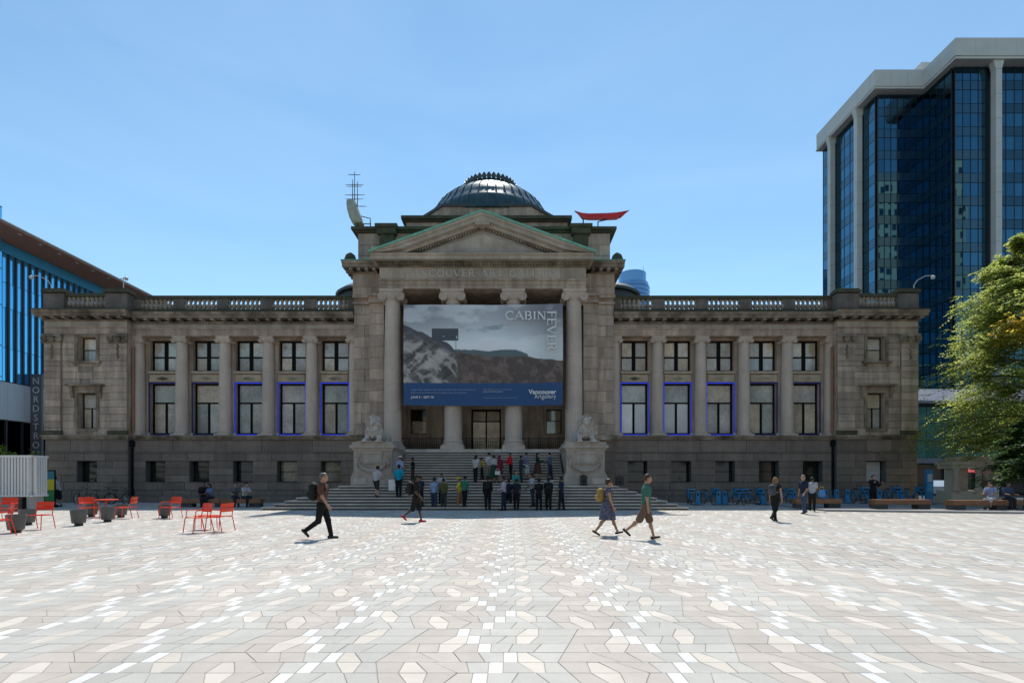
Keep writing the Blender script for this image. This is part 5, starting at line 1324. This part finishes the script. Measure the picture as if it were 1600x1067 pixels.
# white slatted kiosk
ki = thing('slatted_kiosk', 'white kiosk clad in vertical slats at the left edge', 'kiosk', (PX(50,25)-3.9, 25.4, 0))
KW = mat('kiosk_white', (.66,.66,.65), .5, rnd=.04); KG = mat('kiosk_grey', (.33,.33,.33), .6)
b = MB(); b.box(-4,3.84,-.3,.32,.74,2.66); obj('wall', b, KG, ki)
b = MB(); b.box(-4,2.95,-.34,.32,.0,.70); b.box(3.58,3.8,-.34,.32,0,.70); b.box(2.95,3.58,.2,.32,0,.70); obj('base', b, M['shadeground'], ki)
b = MB(); b.box(2.951,3.579,.1,.19,.0,.70); obj('service_opening', b, M['black'], ki)
b = MB(); b.box(-4.1,3.98,-.5,.4,.701,.78); b.box(-4.1,3.98,-.5,.4,2.62,2.72); obj('ledge', b, KW, ki)
sl = MB(); sl.box(-.045,.045,-.18,0,.78,2.62); sm_ = sl.mesh('slat', KW)
for k in range(52): link('slat', sm_, ki, (-4+.152*k, -.3, 0))
sl = MB(); sl.box(0,.13,-.04,.04,.78,2.62); sm_ = sl.mesh('slat', KW)
for k in range(5): link('slat', sm_, ki, (3.84, -.22+.13*k, 0))
ps = thing('poster_stand', 'narrow stand with teal, yellow and green poster beside the white kiosk', 'sign', (PX(78,28), 28, 0))
b = MB(); b.box(-.3,.3,-.03,.03,.15,2.05); b.box(-.34,.34,-.15,.15,0,.15); obj('board', b, M['frame'], ps)
for (za, zb, c) in ((1.55,1.98,(.03,.20,.26)),(.95,1.54,(.62,.55,.03)),(.35,.94,(.04,.25,.08))):
    b = MB(); b.box(-.26,.26,-.034,-.0305,za,zb); obj('poster', b, mat('poster', c, .5), ps)
tt = thing('info_totem', 'slim blue information totem at the right corner of the gallery', 'sign', (PX(1451.5,29.5), 29.5, .09))
b = MB(); b.box(-.2,.2,-.07,.07,0,2.0); obj('body', b, mat('totem_blue', (.015,.17,.34), .4), tt)
for (za, zb, c) in ((1.3,1.75,(.35,.45,.5)),(.75,1.2,(.05,.3,.5))):
    b = MB(); b.box(-.14,.14,-.074,-.0705,za,zb); obj('panel', b, mat('totem_panel', c, .3), tt)
for (X, D, z, w_, h_, lab, nm, cat) in ((912,28.6,1.178,.34,.58,'black loudspeaker box on the ground in front of the right lion pedestal','speaker_box','speaker'),(968,28.9,1.178,.42,.5,'black open crate by the basement wall right of the right lion','storage_crate','crate')):
    t = thing(nm, lab, cat, (PX(X,D), D, z)); b = MB(); b.bbox(-w_/2,w_/2,-.15,.15,.02,h_,.02); obj('case', b, M['black'], t)
    b = MB(); b.lathe([(.05,0),(w_*.36,.012),(w_*.38,0)], n=16); b.xf(Matrix.Translation((0,-.15,h_*.4)) @ Matrix.Rotation(R(90),4,'X')); obj('grille', b, M['iron'], t)
    b = MB(); b.box(-w_*.3,w_*.3,-.03,.03,h_,h_+.04); obj('handle', b, M['iron'], t)

# ================================================================== people
MC = {}
def cmat(c, rough=.85, **k):
    key = (c, rough)
    if key not in MC: MC[key] = mat('cloth', c, rough, noise=.12, nscale=7, bump=.25, bscale=90, spec=.25)
    return MC[key]
SK = {'pale': (.50,.31,.23), 'tan': (.36,.20,.13), 'brown': (.17,.09,.055), 'dark': (.075,.042,.03)}
def skin(k):
    if k not in MC: MC[k] = mat('skin_'+k, SK[k], .55, noise=.05, nscale=9)
    return MC[k]
def person(label, loc, h=1.75, yaw=0, skinc='tan', top=(.1,.1,.1), sleeve=.55, bottom=(.02,.02,.03), length=1.0, hair=(.015,.012,.01), shoes=(.02,.02,.02), legs=((4,2),(-4,4)),
           arms=((3,12),(-3,12)), lean=2, hat=None, longhair=False, skirt=None, sit=False, near=False, group=None, headturn=0, dressmat=None, glasses=False, hatbrim=False, shoe_low=False):
    """legs: (thigh pitch, knee bend) for left, right; arms: (shoulder pitch, elbow bend); +x is forward"""
    res = .014 if near else .023
    t = thing('person', label, 'person', (0,0,0), R(yaw), group); t.scale = (h/1.75,)*3
    a = R(lean); up = np.array((math.sin(a),0,math.cos(a))); fw = np.array((math.cos(a),0,-math.sin(a)))
    hip = np.array((0,0,.93)); V3 = lambda *p: np.array(p, float)
    feet = []
    for s, (th, kn) in zip((1,-1), legs):
        hj = hip+V3(0,s*.085,-.02); t1 = R(th); d1 = V3(math.sin(t1),s*.02,-math.cos(t1)); kj = hj+d1*.42
        t2 = t1-R(kn); d2 = V3(math.sin(t2),0,-math.cos(t2)); aj = kj+d2*.41
        fp = 0 if (abs(math.degrees(t2)) < 14 or sit) else (math.degrees(t2)*.8 if t2 < 0 else math.degrees(t2)*.55)
        f_ = R(fp); toe = V3(math.cos(f_),s*.12,math.sin(f_)); dn = V3(math.sin(f_),0,-math.cos(f_))
        feet.append((hj,kj,aj,toe,dn))
    zmin = min(min((f[2]+f[4]*.075-f[3]*.06)[2], (f[2]+f[4]*.075+f[3]*.17)[2]) for f in feet)
    t.location = (loc[0], loc[1], loc[2]-zmin*h/1.75+.002)
    sh = [hip+up*.462+V3(0,s*.168,0) for s in (1,-1)]; ch = hip+up*.36; nk = hip+up*.54; hc = nk+up*.150+fw*.025
    B = [('ell',hip+up*.02,(.10,.145,.12)),('ell',hip+up*.18,(.088,.125,.13)),('ell',ch,(.105,.15,.16)),('cap',nk-up*.045,sh[0],.052,.048),('cap',nk-up*.045,sh[1],.052,.048),
         ('cap',nk-up*.02,nk+up*.08,.054,.05),('ell',hc,(.095,.076,.115)),('ell',hc+fw*.03-up*.06,(.062,.052,.055)),('ell',hc+fw*.098-up*.012,(.02,.014,.024)),
         ('ell',hc+V3(0,.078,0)-up*.008,(.02,.012,.03)),('ell',hc-V3(0,.078,0)-up*.008,(.02,.012,.03)),('ell',hc+fw*.085-up*.055,(.02,.026,.012))]
    SHT = [('ell',hip+up*.0,(.128,.170,.13)),('ell',hip+up*.18,(.118,.158,.16)),('ell',ch,(.132,.178,.175)),('cap',nk-up*.055,sh[0],.066,.066),('cap',nk-up*.055,sh[1],.066,.066),('cap',ch+up*.06,nk-up*.02,.105,.066)]
    TR = [('ell',hip-V3(0,0,.02),(.128,.168,.13))]
    ex = MB()
    for i, s in enumerate((1,-1)):
        hj,kj,aj,toe,dn = feet[i]
        B += ([('cap',hj,kj,.080,.054),('cap',kj,aj,.050,.034),('ell',kj*.68+aj*.32-V3(.012,0,0),(.046,.046,.08))] if length < .9 else [('cap',hj,kj,.066,.046),('cap',kj,aj,.042,.03)]) + [('cap',aj+dn*.045-toe*.03,aj+dn*.05+toe*.13,.034,.028)]
        if length > 0:
            if length <= .5: e = hj+(kj-hj)*min(1,length*2.0); TR.append(('cap',hj,e,.105,.098))
            elif length < 1: e = kj+(aj-kj)*(length-.5)*2; TR += [('cap',hj,kj,.10,.078),('cap',kj,e,.076,.07)]
            else: TR += [('cap',hj,kj,.10,.074),('cap',kj,aj+(kj-aj)*.03,.072,.056)]
        sp_, eb = arms[i]; t1 = R(sp_)+a*.3; d1 = V3(math.sin(t1),s*.13,-math.cos(t1)); d1 /= np.linalg.norm(d1); ej = sh[i]+d1*.28
        t2 = t1+R(eb); d2 = V3(math.sin(t2),-s*.02,-math.cos(t2)); d2 /= np.linalg.norm(d2); wj = ej+d2*.25
        B += [('cap',sh[i],ej,.048,.039),('cap',ej,wj,.039,.026),('ell',wj+d2*.05,(.030,.022,.030)),('cap',wj,wj+d2*.075,.024,.027)]
        if sleeve <= .6: SHT.append(('cap',sh[i],sh[i]+d1*.28*max(sleeve,.06)/.6*.72,.070,.066))
        else: SHT += [('cap',sh[i],ej,.070,.058),('cap',ej,wj-d2*.01,.056,.044)]
        pn = np.array((0.0,s*-1.0,0.0)); ac = np.cross(d2, pn); ac /= max(np.linalg.norm(ac), 1e-6)
        for q in range(4):
            base = wj+d2*.085+ac*(.021-.014*q); l = (.072,.08,.075,.058)[q]
            m1 = base+d2*l*.5+pn*.006; m2 = m1+(d2*.8+pn*.6)*l*.5; ex.tube([base-d2*.02,m1,m2], [.0095,.0088,.007], 5)
        b0 = wj+d2*.03+ac*.024; ex.tube([b0, b0+d2*.03+ac*.024, b0+d2*.062+ac*.028+pn*.008], [.011,.010,.008], 5)
    sdf_obj('body', B, res, skin(skinc), t, k=.028, extra=ex)
    hb = hip-up*.10 if not skirt else hip
    sdf_obj('shirt' if not skirt else 'bodice', SHT, res, dressmat or cmat(top), t, k=.03, cuts=[(-up[0],0,-up[2],-float(up@hb)),(up[0],0,up[2],float(up@(nk+up*.015)))])
    if skirt:
        zb = .93-skirt; sk_ = [('cap',(0,0,1.03),(0,0,zb-.14),.165,.285)]
        sdf_obj('skirt', sk_, res, dressmat or cmat(bottom), t, k=.05, cuts=[(0,0,-1,-zb)])
    if length > 0: sdf_obj('shorts' if length < .8 else 'trousers', TR, res, cmat(bottom), t, k=.03)
    for (hj,kj,aj,toe,dn) in feet:
        o_ = aj+dn*.035; sm_ = cmat(shoes, .6); P = [('cap',o_-toe*.055+dn*.005,o_+toe*.15+dn*.012,.043 if not shoe_low else .038,.036 if not shoe_low else .03)]
        if not shoe_low: P.append(('cap',o_-toe*.03,aj-dn*.01,.044,.042))
        lim = aj+dn*.074; sdf_obj('shoe', P, res*.8, sm_, t, k=.02, cuts=[(dn[0],dn[1],dn[2],float(dn@lim))])
    rh = random.Random(len(bpy.data.objects)); hr = [('ell',hc-fw*.010+up*.014,(.104,.085,.116))]
    for q in range(16):
        v_ = np.array((rh.uniform(-1,.5),rh.uniform(-1,1),rh.uniform(-.2,1))); v_ /= np.linalg.norm(v_); hr.append(('ell',hc-fw*.010+up*.014+v_*np.array((.088,.07,.10)),(.03,.03,.026)))
    cuts = [(.80*fw[0]-.60*up[0],0,.80*fw[2]-.60*up[2],float((.80*fw-.60*up)@(hc+fw*.045+up*.045)))]
    if longhair: hr += [('cap',hc-fw*.055,nk-fw*.07-up*.08,.075,.055),('cap',hc-fw*.05+V3(0,.05,0),nk-fw*.05+V3(0,.06,0),.05,.04),('cap',hc-fw*.05-V3(0,.05,0),nk-fw*.05-V3(0,.06,0),.05,.04)]
    else: cuts.append((-up[0],0,-up[2],-float(up@(hc-up*.065))))
    if hair: sdf_obj('hair', hr, res*.8, cmat(hair,.5), t, k=.02, cuts=cuts)
    if hat:
        ht = [('ell',hc-fw*.005+up*.05,(.122,.102,.10))]; base = hc+up*.045
        ho = sdf_obj('cap' if not hatbrim else 'hat', ht, res*.8, cmat(hat), t, k=.01, cuts=[(-up[0],0,-up[2],-float(up@base))])
        b = MB()
        if hatbrim: b.lathe([(.17,-.012),(.175,-.006),(.10,.02),(.0,.02)], n=18)
        else: b.prism([(.05,-.075),(.13,-.07),(.19,-.035),(.20,0),(.19,.035),(.13,.07),(.05,.075)], 'z', -.004, .008)
        bo = obj('brim', b, cmat(hat), t); bo.location = Vector(base)
    if glasses:
        g_ = hc+fw*.088+up*.015; b = MB(); b.box(-.012,.012,-.07,.07,-.018,.018); b.box(-.1,-.012,.07,.076,-.005,.008); b.box(-.1,-.012,-.076,-.07,-.005,.008); go_ = obj('sunglasses', b, M['black'], t); go_.location = Vector(g_)
    elif near:
        for s in (-1,1):
            b = MB(); b.lathe([(0,-.009),(.009,0),(0,.009)], n=8); eo = obj('eye', b, M['black'], t); eo.location = Vector(hc+fw*.083+up*.012+V3(0,s*.03,0))
    t['_b'] = 0; del t['_b']
    return t, dict(nk=nk, ch=ch, hip=hip, up=up, fw=fw, sh=sh)
def backpack(label, pt, info, col, sz=1.0, strap=(.02,.02,.02), off=0.0):
    t = thing('backpack', label, 'bag', pt.location, pt.rotation_euler[2]); t.scale = pt.scale
    c = info['ch']-info['fw']*(.225*1.0+off)-info['up']*.03; u, f = info['up'], info['fw']
    sdf_obj('pack', [('ell',c,(.12*sz,.15*sz,.22*sz)),('cap',c-u*.14*sz+np.array((0,.07,0)),c-u*.14*sz-np.array((0,.07,0)),.095*sz,.095*sz),('cap',c+u*.10*sz+np.array((0,.05,0)),c+u*.10*sz-np.array((0,.05,0)),.09*sz,.09*sz)], .018, cmat(col,.7), t, k=.04)
    sdf_obj('pocket', [('ell',c-f*.10*sz-u*.08*sz,(.06*sz,.11*sz,.10*sz))], .016, cmat(tuple(x*1.3 for x in col),.7), t, k=.02)
    for s in (-1,1):
        b = MB(); y = np.array((0,s*.10,0)); b.tube([c+u*.15+y*.7, info['nk']-u*.045+y*1.05-f*.02, info['ch']+f*.12+u*.06+y*1.1, info['ch']+f*.08-u*.12+y*1.45, c-u*.10+y*1.3], .017, 5); obj('strap', b, cmat(strap,.7), t)
    return t
def at(X, Y, dz=0): D = GD(Y); return (PX(X,D), D, dz)
def on_step(X, Yf):
    best = None
    for D in np.arange(25.7, 32.1, .05):
        z = step_z(D); y = HZ+(CAMH-z)*F/D
        if best is None or abs(y-Yf) < best[0]: best = (abs(y-Yf), D, z)
    D = best[1]; base = 25.6 if D < 28.6 else 28.6; tr = .35 if D < 28.6 else .28
    if D < 28.6 and D > 28.1: D = 28.3
    else: D = base+tr*(int((D-base)/tr)+.55)
    return (PX(X,D), D, step_z(D))
def hgt(loc, Yf, Yh): return (Yf-Yh)*loc[1]/F
WALK_R = dict(legs=((26,6),(-20,32)), arms=((-16,12),(20,18)))

# --- walkers in the sun
p, i = person('grey-haired man in brown t-shirt and black jeans striding across the plaza', at(503,841.5), 1.80, 0, 'tan', (.10,.047,.033), .55, (.008,.008,.009), 1.0, (.11,.105,.10), (.03,.03,.032), legs=((17,5),(-8,46)), arms=((-6,6),(14,16)), lean=2, near=True)
backpack('black backpack on the back of the man in the brown t-shirt', p, i, (.012,.012,.012), 1.1)
p, i = person('man in black cap, black shirt and shorts with red shoes walking past the stair', at(650,815.5), 1.76, 0, 'dark', (.01,.01,.011), .55, (.012,.012,.012), .5, (.01,.01,.01), (.45,.02,.04), legs=((14,4),(-14,38)), arms=((6,18),(2,40)), hat=(.02,.02,.022), near=True)
backpack('dark backpack on the walker with the red shoes', p, i, (.014,.013,.014), 1.15)
DR = mat('patterned_dress', (.20,.19,.20), .8, stain=(.035,.04,.09), stain_amt=1.6, stain_scale=22, noise=.35, nscale=30, objco=True)
p, i = person('woman in a patterned sleeveless dress and sunglasses walking beside the man in green', at(949,836.5), 1.63, 0, 'tan', (.2,.2,.2), .06, (.2,.2,.2), 0, (.05,.028,.015), (.03,.018,.014), legs=((24,2),(-17,20)), arms=((-6,8),(8,12)), skirt=.42, dressmat=DR, near=True, glasses=True, shoe_low=True)
backpack('tan canvas backpack on the woman in the patterned dress', p, i, (.26,.17,.05), .95, strap=(.2,.13,.04))
person('man in green t-shirt and brown shorts with sandals striding to the right', at(1009,842.5), 1.76, -6, 'tan', (.045,.13,.095), .6, (.13,.085,.06), .47, (.06,.035,.02), (.04,.022,.015), legs=((16,2),(-26,26)), arms=((2,6),(-4,10)), near=True, shoe_low=True)
p, i = person('woman in dark sleeveless top and black leggings walking near the blue bicycles', at(1211,814.5), 1.68, 35, 'tan', (.015,.015,.014), .06, (.01,.01,.011), 1.0, (.20,.11,.05), (.015,.015,.015), legs=((16,4),(-16,28)), arms=((-4,8),(6,10)), longhair=True, near=True)
backpack('grey backpack on the woman in black leggings', p, i, (.05,.055,.065), .95, strap=(.3,.3,.32))
person('man in navy t-shirt and blue jeans standing in front of the timber bench', at(1256,803), 1.74, 200, 'tan', (.012,.018,.045), .6, (.045,.065,.12), 1.0, (.15,.14,.13), (.02,.02,.025), legs=((10,4),(-8,14)), arms=((8,30),(-4,20)), near=True)
p, i = person('person in white shirt and black trousers behind the man in navy', at(1269,799), 1.66, 60, 'brown', (.34,.34,.36), .6, (.01,.01,.01), 1.0, (.02,.015,.012), (.012,.012,.012), legs=((14,8),(-6,10)), arms=((10,30),(20,40)), lean=8)
bg_ = thing('shoulder_bag', 'round shoulder bag in bright red, yellow and blue patches beside the bench', 'bag', (PX(1284,26.2), 26.2, .552)); 
sdf_obj('bag', [('ell',(0,0,.22),(.20,.12,.24))], .02, mat('patch_cloth', (.55,.06,.08), .7, stain=(.06,.25,.5), stain_amt=2.2, stain_scale=9, objco=True), bg_); b = MB(); b.tube([(-.12,0,.4),(-.08,0,.6),(.08,0,.6),(.12,0,.4)], .015, 6); obj('strap', b, cmat((.5,.4,.05)), bg_)
person('person in long black clothes standing behind the bench by the right pavilion', (PX(1364,27), 27, .09), 1.70, -90, 'tan', (.008,.008,.009), .9, (.008,.008,.008), 1.0, (.01,.01,.01), legs=((3,2),(-3,3)), arms=((30,95),(30,95)))
person('man in white t-shirt and black shorts leaning at the left pavilion beside the kiosk', (PX(91,28.6), 28.6, 0), 1.74, 190, 'tan', (.42,.42,.44), .6, (.015,.015,.018), .5, (.015,.012,.01), legs=((12,4),(-2,6)), arms=((30,70),(35,80)), lean=14)
# --- seated on benches
SIT = dict(sit=True, legs=((84,84),(82,80)))
def seated(label, X, D, z, yaw, **k):
    kk = dict(SIT); kk.update(k); p, i = person(label, (PX(X,D), D, z), yaw=yaw, **kk); p.location[2] = z+.46-(.93-.11)*p.scale[2]; return p
seated('man in dark clothes seated on the wall bench, left of the first pair', 318, 28.45, 0, -60, h=1.80, top=(.012,.01,.012), sleeve=.9, skinc='brown', arms=((20,40),(25,50)), lean=8)
seated('woman in light blue top seated on the wall bench, right of the first pair', 330, 28.4, 0, -110, h=1.62, top=(.12,.16,.34), longhair=True, arms=((25,60),(20,60)), lean=10, skinc='brown')
seated('person in grey top seated on the wall bench, left of the second pair', 367, 28.5, 0, -50, h=1.70, top=(.10,.10,.10), arms=((20,60),(20,60)), lean=6)
seated('man in white t-shirt seated on the wall bench, right of the second pair', 382, 28.4, 0, -30, h=1.76, top=(.40,.40,.42), arms=((30,60),(30,60)), lean=14, legs=((92,86),(78,84)))
seated('woman in pale blue top seated on the long bench under the tree', 1549, 24.6, .09, -150, h=1.68, top=(.22,.27,.42), bottom=(.45,.45,.46), length=.6, skinc='tan', arms=((25,60),(30,50)), lean=12)
seated('person in dark blue seated on the long bench beside the woman in white', 1572, 24.7, .09, -100, h=1.66, top=(.04,.06,.12), skinc='brown', arms=((20,60),(25,55)), lean=10)

# --- group on and in front of the stair
W = (.40,.40,.41); K = (.009,.009,.01); NV = (.014,.02,.045); JN = (.03,.045,.08)
crowd = [
 ('man in white shirt, dark shorts and black cap climbing the lower steps', 588, 777, 727, 80, W, .55, (.03,.03,.032), .55, 'pale', dict(hat=(.01,.01,.01), legs=((32,40),(-4,4)), lean=14)),
 ('man in bright cyan shirt and black trousers seen from behind on the lower steps', 623, 776, 725, 95, (.0,.27,.40), .6, K, 1, 'brown', dict(arms=((-2,10),(4,14)), lean=3)),
 ('man in a white sun hat and pale blue shirt beside the left lion pedestal', 625, 758, 712, 70, (.25,.30,.45), .9, NV, 1, 'tan', dict(hat=(.50,.47,.42), hatbrim=True)),
 ('man in black shirt holding a white paper at the foot of the upper flight', 645, 757.5, 718, 190, K, .55, (.045,.03,.018), 1, 'brown', dict(arms=((15,70),(15,75)))),
 ('person in navy top standing behind the walker with red shoes', 657, 793.5, 745, 120, NV, .55, K, 1, 'brown', {}),
 ('man in light blue shirt and jeans seen from behind before the steps', 678, 796.5, 745, 85, (.22,.30,.46), .9, JN, 1, 'brown', dict(arms=((10,60),(12,65)))),
 ('person in white with dark vest facing the man in olive', 690, 788, 741, -80, W, .55, K, 1, 'brown', {}),
 ('man in olive camouflage shirt and dark trousers seen from behind', 693, 796.6, 747, 100, (.085,.085,.03), .6, (.03,.034,.036), 1, 'brown', dict(arms=((8,50),(8,50)))),
 ('man in yellow shirt, yellow cap and tan trousers looking at his hands', 718, 796, 745, 175, (.55,.46,.03), .6, (.28,.15,.065), 1, 'tan', dict(hat=(.60,.44,.01), arms=((20,75),(20,75)))),
 ('person in green t-shirt half hidden behind the man in yellow', 726, 792, 747, 60, (.02,.16,.10), .6, K, 1, 'brown', {}),
 ('woman in white top and black trousers, leftmost of the upper steps group', 743, 754.5, 720, 60, W, .4, K, 1, 'tan', dict(longhair=True)),
 ('child in yellow and black on the upper steps beside the woman in white', 753, 749.8, 723, 200, (.42,.30,.03), .5, K, 1, 'brown', {}),
 ('man in white t-shirt and khaki trousers on the upper steps', 764, 750.2, 718, 100, (.42,.42,.40), .6, (.22,.20,.15), 1, 'tan', {}),
 ('person in dark green skirt standing behind the man in khaki', 771, 754.5, 719, 80, (.35,.35,.34), .6, (.01,.05,.03), 1, 'tan', dict(skirt=.6)),
 ('woman in maroon tunic and headscarf on the upper steps', 780, 754.3, 714, 70, (.13,.012,.025), .9, (.13,.012,.025), 1, 'tan', dict(hair=(.13,.012,.025), longhair=True, skirt=.35)),
 ('man in bright red shirt on the upper steps', 798, 750.4, 713, 200, (.48,.012,.025), .9, K, 1, 'brown', dict(arms=((10,50),(20,70)))),
 ('man in dark denim jacket beside the man in red', 814, 754.8, 712, 20, (.03,.035,.05), .9, (.02,.035,.04), 1, 'brown', {}),
 ('tall man in grey-blue shirt and white shorts on the upper steps', 823, 750, 708, 150, (.12,.15,.22), .6, (.40,.42,.45), .55, 'tan', dict(arms=((20,90),(20,90)))),
 ('person in black with a backpack before the steps, left of the front row', 762, 797, 743, 95, (.01,.01,.01), .9, K, 1, 'brown', {}),
 ('man in pale pink shirt and navy trousers in the front row', 787, 797.5, 744, 170, (.44,.36,.42), .9, NV, 1, 'brown', dict(arms=((10,70),(15,60)))),
 ('person in navy standing right behind the man in pale pink', 795, 795.5, 748, 90, NV, .6, K, 1, 'brown', {}),
 ('man in dark navy t-shirt with his back turned, middle of the front row', 807, 797.2, 747, 90, (.012,.018,.03), .55, K, 1, 'brown', {}),
 ('woman in teal top behind the front row', 806, 782, 735, -60, (.03,.22,.19), .6, (.30,.10,.12), 1, 'tan', dict(longhair=True)),
 ('woman in pale grey top and long dark trousers on the lowest steps', 832, 791, 738, 200, (.34,.33,.36), .6, (.03,.04,.06), 1, 'brown', dict(longhair=True, arms=((20,50),(10,30)))),
 ('person in black shirt and trousers, third from the right of the front row', 842, 797.4, 747, 95, K, .6, K, 1, 'brown', {}),
 ('man in white t-shirt behind the person with the black backpack', 857, 792, 741, -85, W, .6, K, 1, 'brown', {}),
 ('person in black with a backpack, second from the right of the front row', 857, 797.1, 745, 90, (.02,.02,.022), .6, K, 1, 'brown', {}),
 ('man in navy polo and dark jeans at the right end of the front row', 877, 797, 744, 150, (.014,.022,.05), .55, (.012,.016,.025), 1, 'brown', dict(arms=((5,20),(15,60)))),
 ('woman in dark green top and brown skirt on the upper steps', 840, 750.6, 717, 10, (.012,.03,.025), .9, (.06,.025,.02), 1, 'tan', dict(longhair=True, skirt=.5, arms=((20,80),(20,80)))),
 ('man in denim blue shirt at the right of the upper steps', 860, 750.2, 718, 160, (.06,.08,.13), .9, NV, 1, 'tan', dict(arms=((15,70),(10,40)))),
]
for k, (lab, X, Yf, Yh, yaw, topc, slv, botc, ln, skn, kw) in enumerate(crowd):
    loc = at(X, Yf) if Yf > 793.9 else on_step(X, Yf)
    hh = min(1.92, max(1.30 if 'child' in lab else 1.58, (HZ-Yh)*loc[1]/F+CAMH-loc[2]))
    kw = dict(kw); kw.setdefault('legs', ((rp.uniform(2,9),rp.uniform(1,6)),(rp.uniform(-8,-2),rp.uniform(1,8)))); kw.setdefault('arms', ((rp.uniform(-6,8),rp.uniform(5,40)),(rp.uniform(-6,8),rp.uniform(5,70))))
    if 'skirt' in kw: ln = 0
    kw.setdefault('lean', rp.uniform(0,5))
    p, i = person(lab, loc, hh, yaw+rp.uniform(-8,8), skn, topc, slv, botc, ln, kw.pop('hair', (.012,.01,.009)), (.02,.02,.022), **kw)
    if k in (18, 26): backpack('black backpack worn by a person in ' + ('the left of the front row' if k == 18 else 'the right of the front row'), p, i, (.009,.009,.01), 1.05)
bd = thing('poster_board', 'blank white board held by the man in the cyan shirt', 'sign', (PX(612.5,27.2), 27.15, .95)); b = MB(); b.bbox(-.17,.17,-.012,.012,0,.58,.004); obj('board', b, M['white'], bd); b = MB(); b.box(.17,.20,-.01,.01,.2,.34); obj('grip', b, M['offwhite'], bd)
hb_ = thing('handbag', 'small white handbag hanging in front of the woman in maroon', 'bag', (PX(777.5,28.2), 28.15, 1.78)); b = MB(); b.bbox(-.14,.14,-.05,.05,0,.2,.02); obj('pouch', b, M['offwhite'], hb_); b = MB(); b.tube([(-.1,0,.2),(-.06,0,.34),(.06,0,.34),(.1,0,.2)], .012, 5); obj('strap', b, M['offwhite'], hb_)
